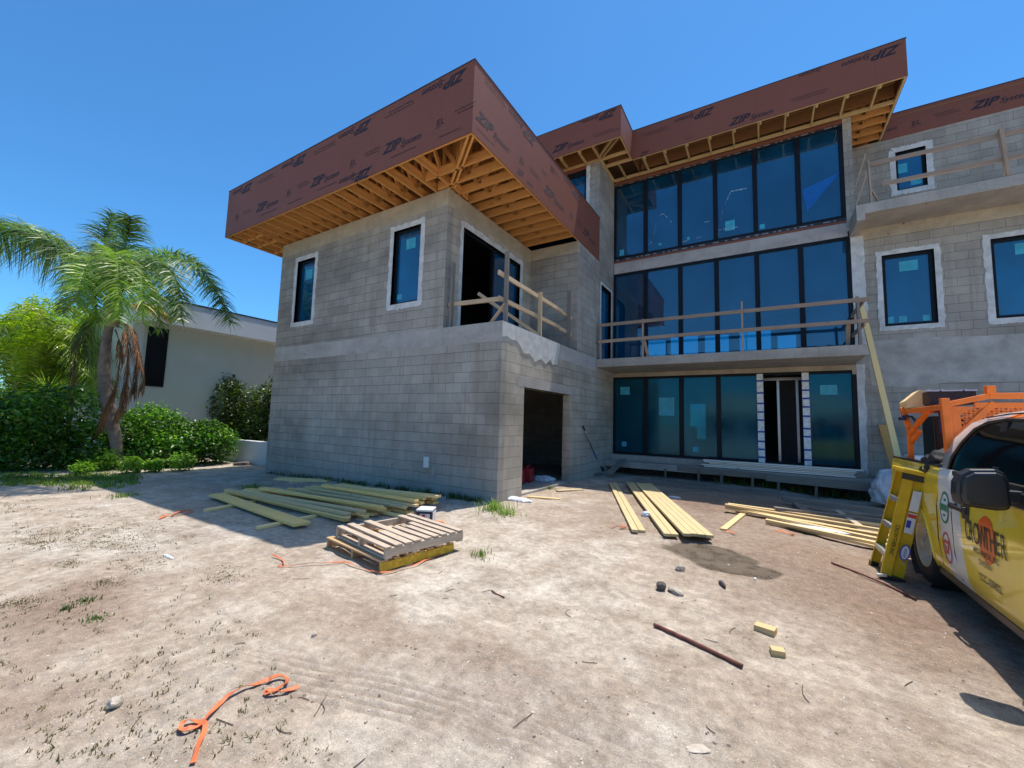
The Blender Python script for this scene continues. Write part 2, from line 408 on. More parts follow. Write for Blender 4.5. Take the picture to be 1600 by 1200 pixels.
# ------------------------------------------------------------------ lettering
def lettering(items, place, mats, name, parent):
    """items: (text, along, up, height, angle, shear, offset). place(s,t) -> world point of a wall-plane coordinate, one mesh"""
    groups = []
    for q in items:
        if q[0] in ('System', 'L', '^', '-----') and groups and groups[-1][0][0] in ('ZIP', 'E') and not (q[0] == '^' and groups[-1][0][0] == 'ZIP'): groups[-1].append(q)
        elif q[7] == 1 and groups and groups[-1][0][7] == 1 and len(groups[-1]) < 2: groups[-1].append(q)
        else: groups.append([q])
    for g in groups: _lettering(g, place, mats, {'ZIP': 'lettering', 'E': 'emblem'}.get(g[0][0], 'fine_print'), parent)
def _lettering(items, place, mats, name, parent):
    verts, faces, mi = [], [], []
    for it in items:
        txt, s0, t0, h, ang, sh, off, k = it[:8]; wx = it[8] if len(it) > 8 else 1.0
        cu = bpy.data.curves.new('t', 'FONT'); cu.body = txt; cu.size = 1.0; cu.shear = sh; cu.offset = off
        cu.extrude = 0.0; cu.align_x = 'LEFT'; cu.resolution_u = 3
        ob = bpy.data.objects.new('t', cu); COL.objects.link(ob)
        bpy.context.view_layer.update(); dg = bpy.context.evaluated_depsgraph_get()
        me = bpy.data.meshes.new_from_object(ob.evaluated_get(dg)); sc = h/0.72
        b = len(verts); ca, sa = math.cos(ang), math.sin(ang)
        for v in me.vertices:
            x, y = v.co.x*sc*wx, v.co.y*sc; verts.append(place(s0+x*ca-y*sa, t0+x*sa+y*ca))
        for p in me.polygons: faces.append([b+i for i in p.vertices]); mi.append(k)
        bpy.data.objects.remove(ob); bpy.data.meshes.remove(me); bpy.data.curves.remove(cu)
    me = bpy.data.meshes.new(name); me.from_pydata(verts, [], faces)
    for m in mats: me.materials.append(m)
    me.polygons.foreach_set('material_index', mi)
    pm = Matrix.Identity(4); q = parent
    while q is not None: pm = q.matrix_basis @ pm; q = q.parent
    me.transform(pm.inverted())
    o = bpy.data.objects.new(name, me); link(o, parent); return o

# ================================================================== GROUND
def vnoise(x, y, s, seed):
    x = x/s; y = y/s; xi = np.floor(x).astype(np.int64); yi = np.floor(y).astype(np.int64); fx = x-xi; fy = y-yi
    fx = fx*fx*(3-2*fx); fy = fy*fy*(3-2*fy)
    def h(a, b):
        n = (a*374761393 + b*668265263 + seed*974634777) & 0x7fffffff
        n = ((n ^ (n >> 13))*1274126177) & 0x7fffffff
        return ((n ^ (n >> 16)) & 0xffff)/65535.0
    return (h(xi, yi)*(1-fx)+h(xi+1, yi)*fx)*(1-fy)+(h(xi, yi+1)*(1-fx)+h(xi+1, yi+1)*fx)*fy-.5
def axis(lo, hi, st, far, grow=1.12):
    a = list(np.arange(lo, hi, st)); s = st; p = a[-1]
    while p < far: s *= grow; p += s; a.append(p)
    s = st; p = a[0]; pre = []
    while p > -far: s *= grow; p -= s; pre.append(p)
    return np.array(pre[::-1]+a)
def track(px, lane=.066, n=6):
    pts = [G(*p) for p in px]; return np.array([(p.x, p.y) for p in pts]), lane, n
TRACKS = [track([(395, 1035), (520, 1062), (680, 1095), (860, 1150), (960, 1195)]),
          track([(450, 1060), (560, 1080), (650, 1100), (720, 1130)]),
          track([(1400, 1115), (1500, 1150), (1600, 1200)])]
TMASK = {}
def ground_rel(x, y):
    r = .016*vnoise(x, y, 1.3, 1)+.018*vnoise(x, y, .42, 2)+.015*vnoise(x, y, .15, 3)+.006*vnoise(x, y, .06, 4)
    fade = np.clip(1-(np.hypot(x, y)-9)/20, .0, 1)
    r = r*fade + .05*vnoise(x, y, 6, 5)*np.clip((np.hypot(x, y)-14)/10, 0, 1)
    for P, lane, n in TRACKS:
        best = np.full(x.shape, 9.0); sgn = np.zeros(x.shape)
        for a, b in zip(P[:-1], P[1:]):
            d = b-a; L = np.hypot(*d); d = d/L
            t = np.clip((x-a[0])*d[0]+(y-a[1])*d[1], 0, L); dx = x-a[0]-t*d[0]; dy = y-a[1]-t*d[1]
            dist = np.hypot(dx, dy); s = dx*(-d[1])+dy*d[0]; k = dist < best
            best = np.where(k, dist, best); sgn = np.where(k, s, sgn)
        m = np.clip(1-best/(lane*n*.55), 0, 1); r = r+np.where(m > 0, -.014*np.maximum(0, np.cos(sgn/lane*2*np.pi))**3*np.minimum(m*4, 1), 0)*(.6+vnoise(x, y, .3, 9))
        TMASK['m'] = TMASK.get('m', 0)+np.maximum(0, np.cos(sgn/lane*2*np.pi))**2*np.minimum(m*3, 1)*(m > 0)*(.55+.9*vnoise(x, y, .25, 12)) if x.size > 9 else 0
    return r
xs = axis(-5.6, 3.0, .018, 900)
_ya = axis(.7, 3.6, .018, 900); _yb = np.arange(3.63, 7.2, .03); _yc = [7.2]; _s = .03
while _yc[-1] < 900: _s *= 1.12; _yc.append(_yc[-1]+_s)
ys = np.concatenate([_ya[_ya <= 3.61], _yb, np.array(_yc)])
X, Y = np.meshgrid(xs, ys); Z = gh0(X, Y)+ground_rel(X, Y)
# keep the soil out of the building and let it dip at the right porch void
Z = np.where((X < -4.3) & (X > -11.9) & (Y > 6.5), -.12, Z)
nx, ny = len(xs), len(ys)
idx = np.arange(nx*ny).reshape(ny, nx)
F = np.stack([idx[:-1, :-1], idx[:-1, 1:], idx[1:, 1:], idx[1:, :-1]], -1).reshape(-1, 4)
def groundmat():
    m, nt_, b, out = newmat('sandy building ground'); n = N(nt_); pos = n.geo('Position')
    a = n.noise(n.map(pos, (1, 1, 0)), .42, 5, .6, .6); c = n.noise(n.map(pos, (1, 1, 0)), 2.3, 6, .68)
    e = n.noise(n.map(pos, (1, 1, 0)), 11, 8, .78); g = n.noise(pos, 90, 3, .7)
    col = n.mix(n.ramp(c, [(.35, 0), (.65, 1)]), (.34, .28, .22), (.61, .54, .455))
    # brown topsoil in patches
    def blob(u, v, rx, ry, rot=0.0, lo=.35, hi=1.0):
        p = G(u, v); mp = n.add('ShaderNodeMapping'); mp.vector_type = 'TEXTURE'
        mp.inputs['Location'].default_value = (p.x, p.y, 0); mp.inputs['Rotation'].default_value = (0, 0, rot); mp.inputs['Scale'].default_value = (rx, ry, 100)
        wv = n.add('ShaderNodeVectorMath', operation='ADD'); n.ln(pos, wv.inputs[0])
        wn = n.add('ShaderNodeTexNoise'); wn.inputs['Scale'].default_value = 1.6; wn.inputs['Detail'].default_value = 5; n.ln(pos, wn.inputs['Vector'])
        sb = n.add('ShaderNodeVectorMath', operation='MULTIPLY_ADD'); n.ln(wn.outputs['Color'], sb.inputs[0]); sb.inputs[1].default_value = (rx*.9, ry*.9, 0); sb.inputs[2].default_value = (-rx*.45, -ry*.45, 0)
        n.ln(sb.outputs[0], wv.inputs[1]); n.ln(wv.outputs[0], mp.inputs[0])
        ln = n.add('ShaderNodeVectorMath', operation='LENGTH'); n.ln(mp.outputs[0], ln.inputs[0])
        return n.ramp(ln.outputs['Value'], [(lo, 1), (hi, 0)])
    brown = (.215, .14, .10)
    for args, k in (((110, 950, 1.1, .7, -.5), .8), ((40, 1110, .5, .4, 0), .5), ((1150, 790, 3.8, 2.5, 0.0), .95), ((1330, 900, 2.2, 2.6, 0.2), .85), ((1000, 815, 2.2, 1.6, 0.1), .55), ((1450, 1000, .9, 1.2, 0.2), .5), ((860, 1080, .8, .5, 0.4), .35), ((560, 960, .6, .3, 0.4), .25), ((290, 830, 1.0, .35, .3), .35), ((690, 1010, 1.1, .5, .3), .35), ((1180, 1100, .8, .5, .1), .3)):
        col = n.mix(n.math('MULTIPLY', blob(*args), k), col, brown)
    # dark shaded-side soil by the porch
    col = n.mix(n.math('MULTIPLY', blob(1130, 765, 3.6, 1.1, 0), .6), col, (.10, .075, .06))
    col = n.mix(n.ramp(a, [(.42, 0), (.62, .5)]), col, (.36, .265, .185))
    col = n.mix(1.0, col, n.ramp(e, [(.34, .62), (.64, 1.2)]), 'MULTIPLY')
    v = n.add('ShaderNodeTexVoronoi'); v.inputs['Scale'].default_value = 55; n.ln(pos, v.inputs['Vector'])
    grit = n.noise(pos, 130, 4, .75); col = n.mix(1.0, col, n.ramp(grit, [(.32, .72), (.66, 1.22)]), 'MULTIPLY')
    strk = n.noise(n.map(pos, (1.0, 5.5, 1), rot=(0, 0, .5)), 3.2, 5, .7); col = n.mix(n.ramp(strk, [(.52, 0), (.75, .3)]), col, (.25, .185, .135))
    col = n.mix(n.ramp(v.outputs['Distance'], [(.14, .7), (.22, 0)]), col, n.mix(v.outputs['Color'], (.75, .72, .66), (.16, .13, .10)))
    pk = n.add('ShaderNodeAttribute'); pk.attribute_name = 'packed'
    col = n.mix(n.math('MULTIPLY', pk.outputs['Fac'], .55), col, (.20, .145, .11))
    # wet patch
    wet = n.math('MAXIMUM', blob(1105, 866, .55, .42, .1, .82, .95), blob(1150, 888, .48, .22, .2, .85, .95))
    wetn = n.ramp(n.noise(pos, 5, 5, .7), [(.42, 0), (.6, 1)])
    col = n.mix(n.math('MULTIPLY', wet, .9), col, n.mix(wetn, (.075, .055, .036), (.13, .10, .07)))
    n.ln(col, b.inputs['Base Color'])
    n.ln(n.ramp(n.math('MULTIPLY', wet, n.math('SUBTRACT', 1.0, wetn)), [(0, .95), (1, .25)]), b.inputs['Roughness'])
    b.inputs['Specular IOR Level'].default_value = .25
    n1 = n.bump(e, .8, .025, None); n.bump(g, .7, .008, b, n1); return m
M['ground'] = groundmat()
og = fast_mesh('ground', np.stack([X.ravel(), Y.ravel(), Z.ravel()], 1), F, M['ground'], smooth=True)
tag(og, kind='structure')
_at = og.data.attributes.new('packed', 'FLOAT', 'POINT'); _at.data.foreach_set('value', np.clip(TMASK['m'], 0, 1).astype(np.float32).ravel())
import bisect
_xl, _yl = list(xs), list(ys)
def gz(x, y):
    i = min(max(bisect.bisect(_xl, x)-1, 0), nx-2); j = min(max(bisect.bisect(_yl, y)-1, 0), ny-2)
    fx = (x-_xl[i])/(_xl[i+1]-_xl[i]); fy = (y-_yl[j])/(_yl[j+1]-_yl[j])
    return float((Z[j, i]*(1-fx)+Z[j, i+1]*fx)*(1-fy)+(Z[j+1, i]*(1-fx)+Z[j+1, i+1]*fx)*fy)

# ================================================================== THE UNFINISHED HOUSE
XG, YF, XU, XW, Y1, Y2, YM = -4.17, 6.37, -5.64, -11.93, 10.05, 11.66, 13.10
ZT, ZF, ZFT = 3.384, 6.43, 7.78
H = thing('unfinished_house', 'three storey grey concrete block house under construction with red sheathed flat roofs', 'house', (XG, YF, 0))

def wall(name, axis_, at, a0, a1, z0, z1, th, holes=(), mat='block', mat_in='interior', parent=None, label=None):
    """block wall in the plane axis_=at, outer face towards -y (axis y) or +x (axis x); th thick; holes (a0,a1,z0,z1)"""
    mb = MB(); A = sorted({a0, a1, *[h for q in holes for h in q[:2]]}); Zs = sorted({z0, z1, *[h for q in holes for h in q[2:]]})
    A = [a for a in A if a0 <= a <= a1]; Zs = [z for z in Zs if z0 <= z <= z1]
    inh = lambda a, z: any(q[0] < a < q[1] and q[2] < z < q[3] for q in holes)
    if axis_ == 'y': P = lambda a, d, z: (a, at+d, z)
    else: P = lambda a, d, z: (at-d, a, z)
    sol = lambda i, j: 0 <= i < len(A)-1 and 0 <= j < len(Zs)-1 and not inh((A[i]+A[i+1])/2, (Zs[j]+Zs[j+1])/2)
    for i in range(len(A)-1):
        for j in range(len(Zs)-1):
            if not sol(i, j): continue
            l, r, b, t = A[i], A[i+1], Zs[j], Zs[j+1]
            mb.face([P(l, 0, b), P(r, 0, b), P(r, 0, t), P(l, 0, t)]); mb.face([P(l, th, b), P(l, th, t), P(r, th, t), P(r, th, b)], mi=1)
            if not sol(i-1, j): mb.face([P(l, 0, b), P(l, 0, t), P(l, th, t), P(l, th, b)])
            if not sol(i+1, j): mb.face([P(r, 0, b), P(r, th, b), P(r, th, t), P(r, 0, t)])
            if not sol(i, j-1): mb.face([P(l, 0, b), P(l, th, b), P(r, th, b), P(r, 0, b)])
            if not sol(i, j+1): mb.face([P(l, 0, t), P(r, 0, t), P(r, th, t), P(l, th, t)])
    o = mb.build(name, [M[mat], M[mat_in]], parent or H)
    if label: o['label'] = label
    return o

def ragged(axis_, at, hole, wd, proud, mb, seed, outer=(1, 1, 1, 1), j=.03):
    """band of patching plaster around an opening with an uneven outer edge; hole=(a0,a1,z0,z1)"""
    rr0 = random.Random(seed); a0, a1, z0, z1 = hole
    class _W:                                   # slowly wandering edge with the odd burst
        v = 0.0
        def uniform(s, a, b):
            s.v = s.v*.72+rr0.uniform(a, b)*.45+(rr0.uniform(-1, 1)*b*1.2 if rr0.random() < .07 else 0); return s.v
    rr = _W()
    n = 40
    def side(p, q, out):
        res = []
        for i in range(n):
            t = i/n; res.append((p[0]+(q[0]-p[0])*t+out[0]*(wd+rr.uniform(-j, j)), p[1]+(q[1]-p[1])*t+out[1]*(wd+rr.uniform(-j, j))))
        return res
    W = wd
    inner = []; out = []
    cs = [((a0, z0), (a1, z0), (0, -1)), ((a1, z0), (a1, z1), (1, 0)), ((a1, z1), (a0, z1), (0, 1)), ((a0, z1), (a0, z0), (-1, 0))]
    pts_in, pts_out = [], []
    for k, (p, q, o) in enumerate(cs):
        w_ = outer[k]
        pc, po = cs[k-1][2], o
        for i in range(n):
            t = i/n; ip = (p[0]+(q[0]-p[0])*t, p[1]+(q[1]-p[1])*t)
            # stretch along the side so corners are filled
            L = 2*t-1; ex = (abs(q[0]-p[0])+2*W)/max(abs(q[0]-p[0]), 1e-6) if o[0] == 0 else 1; ez = (abs(q[1]-p[1])+2*W)/max(abs(q[1]-p[1]), 1e-6) if o[1] == 0 else 1
            cx, cz = (p[0]+q[0])/2, (p[1]+q[1])/2
            ox = cx+(ip[0]-cx)*ex+o[0]*(W*w_+rr.uniform(-j, j)); oz = cz+(ip[1]-cz)*ez+o[1]*(W*w_+rr.uniform(-j, j))
            pts_in.append(ip); pts_out.append((ox, oz))
    P = (lambda a, d, z: (a, at-d, z)) if axis_ == 'y' else (lambda a, d, z: (at+d, a, z))
    m = len(pts_in)
    for i in range(m):
        k = (i+1) % m; A, B, C, D = pts_in[i], pts_in[k], pts_out[k], pts_out[i]
        mb.face([P(D[0], proud, D[1]), P(C[0], proud, C[1]), P(B[0], proud, B[1]), P(A[0], proud, A[1])])
        mb.face([P(C[0], proud, C[1]), P(D[0], proud, D[1]), P(D[0], -.002, D[1]), P(C[0], -.002, C[1])])
        mb.face([P(A[0], proud, A[1]), P(B[0], proud, B[1]), P(B[0], -.10, B[1]), P(A[0], -.10, A[1])])
    return mb

def window(axis_, at, hole, sticker=None, fr=.06, depth=.07, trim=.13, seed=1, glass='film_win', label=None, outer=(1, 1, 1, 1), j=.022):
    a0, a1, z0, z1 = hole
    def bx(mb, l, r, b, t, d0, d1):
        if axis_ == 'y': mb.box(l, r, at+d0, at+d1, b, t)
        else: mb.box(at-d1, at-d0, l, r, b, t)
    f = MB(); bx(f, a0, a1, z0, z0+fr, depth, depth+.09); bx(f, a0, a1, z1-fr, z1, depth, depth+.09)
    bx(f, a0, a0+fr, z0+fr, z1-fr, depth, depth+.09); bx(f, a1-fr, a1, z0+fr, z1-fr, depth, depth+.09)
    wn = f.build('window', M['black'], H)
    if label: wn['label'] = label
    g = MB(); bx(g, a0+fr, a1-fr, z0+fr, z1-fr, depth+.035, depth+.05); g.build('pane', M[glass], wn)
    if sticker:
        for (sl_, sr, sb, st) in sticker:
            s = MB(); bx(s, sl_, sr, sb, st, depth+.0315, depth+.0335); s.build('sticker', M['sticker'], wn)
    if trim:
        ragged(axis_, at, hole, trim, .012, MB_(wn), seed, outer, j).build('plaster_surround', M['stucco'], wn)
    return wn
class MB_(MB):
    def __init__(s, p): super().__init__()

# ---- walls of the left (garage) block
W1 = (-11.10, -10.28, 4.04, 5.79); W2 = (-7.25, -6.39, 4.06, 5.81)
wall('garage_front_wall', 'y', YF, XW, XG, -.6, ZT, .20)
wall('upper_front_wall', 'y', YF, XW, XU, ZT, 6.42, .20, [W1, W2])
DOORG = (7.27, 9.62, -.6, 2.20)
wall('garage_side_wall', 'x', XG, YF+.2, YM, -.6, ZT, .20, [DOORG], 'block_sunlit')
DU = (6.92, 9.44, ZT, 5.80)
wall('upper_side_wall', 'x', XU, YF+.2, Y1, ZT, 6.42, .20, [DU], 'block_sunlit')
wall('terrace_return_wall', 'y', Y1, XU, XG-.015, ZT, 6.42, .20)
NW = (11.88, 12.86, ZT, 5.78)
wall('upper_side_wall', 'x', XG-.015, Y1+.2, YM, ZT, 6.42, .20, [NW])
wall('rear_side_wall', 'x', XW+.2, YF+.2, 22, -.6, 6.42, .20, mat_in='block')
# column of the third storey
mb = MB(); mb.box(-4.62, XG-.015, Y2, YM+.2, 6.42, 9.67); mb.build('column', M['block'], H)['label'] = 'block column carrying the third storey roof corner'
# cast tie beams
def bandobj(name, boxes, mat='band', lab=None):
    mb = MB()
    for q in boxes: mb.box(*q)
    o = mb.build(name, M[mat], H, bevel=.004)
    if lab: o['label'] = lab
bandobj('tie_beam', [(XW-.003, XG+.003, YF-.004, YF+.1, 3.0, ZT), (XG-.1, XG+.004, YF+.1, YM, 3.02, ZT)])
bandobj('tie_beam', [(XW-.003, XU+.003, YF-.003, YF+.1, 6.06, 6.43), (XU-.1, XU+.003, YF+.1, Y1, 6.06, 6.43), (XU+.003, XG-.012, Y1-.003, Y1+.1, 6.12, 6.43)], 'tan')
# terrace slab
mb = MB(); mb.box(XU-.3, XG-.12, YF+.12, Y1+.3, 3.2, ZT-.004); mb.build('terrace_slab', M['concrete'], H)
# smear of white render under the terrace edge
pts = [(6.375, ZT), (8.93, ZT)]
low = [(8.78, 2.86), (8.55, 2.83), (8.42, 2.93), (8.2, 2.80), (7.95, 2.88), (7.7, 2.78), (7.45, 2.92), (7.2, 2.88), (7.05, 3.02), (6.9, 3.10), (6.7, 3.08), (6.55, 3.12), (6.375, 3.08)]
mb = MB(); mb.prism([(XG+.012, y, z) for y, z in pts+low], (-.012, 0, 0)); mb.build('render_smear', M['render_patch2'], H)
# pale marks and a cover plate low on the front wall
MK_ = plain('pale mortar smear', (.30, .30, .295), .9, var=.3, scale=9)
for i, u in enumerate((423, 441, 461, 482, 506, 529, 582, 612, 643, 676)):
    p = on(u, 713+i*2.6, y=YF); hh = random.uniform(.07, .14); mb = MB(); mb.box(p[0]-.022, p[0]+.022, YF-.003, YF+.01, p[2]-hh, p[2]+hh); mb.build('mortar_mark', MK_, H)
p = on(667, 722, y=YF); mb = MB(); mb.box(p[0]-.07, p[0]+.07, YF-.03, YF-.001, p[2]-.11, p[2]+.11); mb.box(p[0]-.05, p[0]+.05, YF-.036, YF-.03, p[2]-.085, p[2]+.085)
mb.build('cover_plate', M['white_paint'], H, bevel=.004)

# ---- windows of the left block
def stk(h, fx0, fx1, fz0, fz1):
    return (h[0]+(h[1]-h[0])*fx0, h[0]+(h[1]-h[0])*fx1, h[2]+(h[3]-h[2])*fz0, h[2]+(h[3]-h[2])*fz1)
window('y', YF, W1, [stk(W1, .3, .68, .70, .86)], seed=3, label='narrow window near the far left corner', trim=.12)
window('y', YF, W2, [stk(W2, .36, .70, .74, .88), stk(W2, .12, .30, .08, .15)], seed=5, label='narrow window near the roof corner of the left block', trim=.12)
# terrace door opening: plaster round it, dark room, one filmed leaf at the far side
fr = MB(); fr.box(XU-.15, XU-.07, 6.92, 6.98, ZT, 5.8); fr.box(XU-.15, XU-.07, 8.20, 8.28, ZT, 5.74); fr.box(XU-.15, XU-.07, 9.38, 9.44, ZT, 5.8); fr.box(XU-.15, XU-.07, 6.98, 9.38, 5.74, 5.8)
td = fr.build('terrace_door', M['black'], H); td['label'] = 'half open glass door to the corner terrace'
mb = MB(); mb.box(XU-.115, XU-.10, 8.28, 9.38, ZT+.02, 5.74); mb.build('pane', M['film_win'], td)
ragged('x', XU, (6.92, 9.44, ZT-.2, 5.80), .10, .012, MB(), 9, (0, 1.4, 1.3, 1), .035).build('plaster_surround', M['stucco'], td)
w_ = window('x', XG-.015, NW, None, seed=12, label='tall narrow window beside the balcony', trim=0)
ragged('x', XG-.015, NW, .07, .012, MB(), 13, (1, 1, 1, 1), .008).build('plaster_surround', M['stucco'], w_)
# garage threshold, lintel and floor
mb = MB(); mb.box(XG-.22, XG-.02, 7.27, 9.62, -.3, .055); mb.build('door_sill', M['concrete'], H, bevel=.01)
mb = MB(); mb.box(XG-.15, XG+.003, 7.0, 9.95, 2.20, 2.41); mb.build('lintel', M['concrete'], H)
mb = MB(); mb.box(XW+.2, XG-.22, YF+.2, YM+.3, -.3, .03); mb.build('garage_floor', M['concrete'], H)
mb = MB(); mb.box(XW+.2, XG-.2, YM-.15, YM, .03, 3.2); mb.build('inner_wall', M['block'], H)
mb = MB(); mb.box(XW+.2, XU-.2, YF+.2, 22, 3.2, 3.38); mb.build('upper_floor', M['interior'], H)

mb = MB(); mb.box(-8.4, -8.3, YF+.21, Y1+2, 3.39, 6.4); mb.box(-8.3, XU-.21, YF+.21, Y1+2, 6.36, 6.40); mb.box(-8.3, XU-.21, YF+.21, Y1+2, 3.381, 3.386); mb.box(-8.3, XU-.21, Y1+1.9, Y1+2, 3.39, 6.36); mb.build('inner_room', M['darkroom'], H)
# ---- floors and rear walls behind the big glazing
mb = MB(); mb.box(XG, 9, YM+.1, 22, .3, .5); mb.box(XG, 9, YM+.08, 22, 3.15, 3.38); mb.box(XG, 9, YM+.4, 22, 6.5, 6.8); mb.build('floor_slabs', M['interior'], H)
HB = [(-5.3, -4.2, 4.3, 5.9), (-4.0, -2.7, 3.9, 6.05), (-2.4, -1.35, 4.0, 5.95), (-.9, .35, 3.9, 6.1), (.6, 1.3, 4.2, 5.7), (3.2, 3.7, 4.2, 5.2), (4.0, 4.5, 4.2, 5.2), (-3.1, -2.4, .9, 2.6), (5.2, 5.9, 4.2, 5.3), (-1.5, -.7, 7.5, 8.9)]
wall('rear_wall', 'y', 21.8, XW, 9, -.6, 9.6, .2, HB, mat='interior')
mb = MB(); mb.box(8.8, 9.0, YM+.2, 21.8, -.6, 9.6); mb.box(XG-.2, XG, YM+.2, 21.8, 6.42, 9.6); mb.build('end_wall', M['block'], H)
# clutter seen dimly behind the ground floor glass
for (x, y, z0, a, b_1, c) in ((-2.6, 16, .5, .5, .4, 1.0), (-1.6, 15.5, .5, .8, .3, .6), (-.8, 16.5, .5, .5, .5, 1.3), (1.4, 15.4, .5, .45, .4, .9), (-3.3, 17, 3.38, .6, .4, .9), (1.2, 17, 3.38, .9, .3, 1.4)):
    mb = MB(); mb.box(x, x+a, y, y+b_1, z0, z0+c); mb.build('stacked_board', M['drywall'], H)
for x in (.33, .78): mb = MB(); mb.box(x, x+.06, 14.0, 14.08, .5, 2.88); mb.build('wall_stud', M['steel'], H)
mb = MB(); mb.box(-.3, 1.4, 13.98, 14.1, 2.88, 2.96); mb.build('stud_track', M['steel'], H)
mb = MB(); mb.box(.33, 1.6, 14.1, 14.14, .5, 2.95); mb.build('partition', plain('dark board', (.03, .03, .032), .8), H)

# ---- big glazed walls
MX = [-4.17, -3.145, -2.10, -1.10, -.075, .94, 1.98]
def glazing(z0, z1, xr, glass, label, skip=(), yoff=0.0, stick=()):
    f = MB(); y0 = YM+yoff
    x_ = MX[:-1]+[xr]
    f.box(x_[0], xr, y0, y0+.12, z0, z0+.07)
    f.box(x_[0], xr, y0, y0+.12, z1-.07, z1)
    for i, x in enumerate(x_):
        h = .06
        a, b = (x, x+.06) if i == 0 else ((x-.09, x) if i == len(x_)-1 else (x-h, x+h))
        if i in (4, 5) and skip: a, b = x-.05, x+.05
        f.box(a, b, y0-.012, y0+.13, z0+.07, z1-.07)
    g = f.build('glazed_wall', M['black'], H); g['label'] = label
    for i in range(6):
        if i in skip: continue
        p = MB(); p.box(x_[i]+.06, x_[i+1]-.06, y0+.05, y0+.065, z0+.07, z1-.07); p.build('pane', M[glass], g)
    if stick:
        for (l, r, b, t) in stick:
            s = MB(); s.box(l, r, y0+.046, y0+.048, b, t); s.build('sticker', M['sticker'], g)
    return g
g1 = glazing(.56, 3.01, 1.98, 'film_low', 'ground floor run of six glass panels with one open bay', skip=(4,), stick=[(-3.95, -3.65, 2.45, 2.7), (-2.75, -2.3, 1.8, 2.35), (1.25, 1.6, 2.4, 2.65), (-3.9, -3.75, .8, .95), (-1.8, -1.65, .75, .9)])
g2 = glazing(ZT, 6.47, 1.99, 'film', 'middle storey run of six tall glass panels behind the balcony')
g3 = glazing(6.98, 9.56, 1.93, 'film', 'top storey run of six glass panels under the roof overhang', stick=[(-4.0, -3.85, 7.1, 7.3), (-2.75, -2.65, 7.2, 7.28), (-1.9, -1.82, 7.2, 7.3), (-.85, -.6, 7.25, 7.55), (.02, .14, 7.12, 7.25)])
# taped protection strips either side of the open bay
for (x, z0) in ((-.075, .57), (.94, .57)):
    t = MB(); t.box(x-.075, x+.075, YM-.03, YM-.012, .58, 2.98); to = t.build('taped_strip', M['taper'], H)
    z = .7
    while z < 2.9:
        b = MB(); b.box(x-.085, x+.095, YM-.036, YM-.03, z, z+.045); z += random.uniform(.2, .34); b.build('tape', M['bluetape'], to)
# blue tarp scrap and squiggles left on the film of the top storey
mb = MB(); mb.prism([(1.02, YM+.04, 8.0), (1.85, YM+.04, 8.25), (1.12, YM+.04, 7.35)], (0, .005, 0)); mb.build('tarp_scrap', plain('blue tarp', (.0, .12, .42), .5), g3)
mb = MB()
def squig(px, wd=.02):
    P = [on(u, v, y=YM+.043) for u, v in px]
    for a, b in zip(P[:-1], P[1:]):
        for k in range(4):
            if random.random() < .3: continue
            p = a+(b-a)*k/4; q = a+(b-a)*(k+.8)/4; r = random.uniform(.3, 1)*wd; mb.prism([(p[0], YM+.043, p[2]-r), (q[0], YM+.043, q[2]-r), (q[0], YM+.043, q[2]+r), (p[0], YM+.043, p[2]+r)], (0, .003, 0))
squig([(1020, 375), (1028, 337), (1037, 334), (1050, 348)]); squig([(1122, 368), (1130, 325), (1142, 299), (1168, 294)]); squig([(1118, 360), (1168, 352)], .012); squig([(1066, 378), (1110, 366)], .012); squig([(1012, 384), (1018, 378)]); squig([(1098, 348), (1110, 345)], .012)
mb.build('adhesive_residue', plain('pale residue', (.34, .46, .58), .6), g3)
# head strips, sheathing strip and flashing around the top storey
mb = MB(); mb.box(XG, 1.93, YM-.005, YM+.1, 9.56, 9.67); mb.box(XG, 1.93, YM-.006, YM+.1, 6.83, 6.90); mb.build('sheathing_strip', M['zip'], H)
mb = MB(); mb.box(XG, 1.93, YM-.008, YM+.1, 6.90, 6.98); mb.box(XG, 1.93, YM-.010, YM+.1, 9.50, 9.56); fl = mb.build('flashing', M['membrane'], H)
mb = MB()
x = -4.1
while x < 1.85:
    l = random.choice((.06, .1, .16)); mb.box(x, x+l, YM-.0105, YM-.008, 6.925, 6.948); mb.box(x+.1, x+l+.1, YM-.0125, YM-.010, 9.52, 9.54); x += l+random.uniform(.05, .22)
mb.build('flashing_print', plain('grey print', (.30, .30, .33), .6), fl)
# beam between middle and top storey, pier, right wing
mb = MB(); mb.box(XG, 1.94, YM-.012, YM+.25, 6.47, 6.83); mb.build('floor_beam', M['band'], H, bevel=.006)
mb = MB(); mb.box(1.93, 2.11, YM-.02, 14.6, 6.6, 9.67); mb.build('pier', M['block'], H)
WR1 = (2.566, 3.50, 4.05, 5.83); WR2 = (4.41, 5.35, 4.05, 5.86); WR3 = (3.26, 3.87, 8.09, 9.20)
wall('right_wing_wall', 'y', YM, 1.985, 9, -.6, 6.6, .2, [WR1, WR2])
wall('right_wing_upper_wall', 'y', 14.6, 2.0, 9, 6.6, 9.64, .2, [WR3])
window('y', YM, WR1, [stk(WR1, .36, .72, .76, .90), stk(WR1, .08, .2, .05, .14), stk(WR1, .3, .45, .05, .14), stk(WR1, .75, .88, .05, .13)], seed=21, label='left window on the middle storey of the right wing', trim=.11, fr=.075, j=.017)
window('y', YM, WR2, [stk(WR2, .42, .8, .78, .92)], seed=22, label='window at the far right edge of the right wing', trim=.12, fr=.075, j=.017)
window('y', 14.6, WR3, [stk(WR3, .1, .42, .48, .72), stk(WR3, .5, .88, .12, .25)], seed=23, label='small window of the top storey behind the rail', trim=.13)
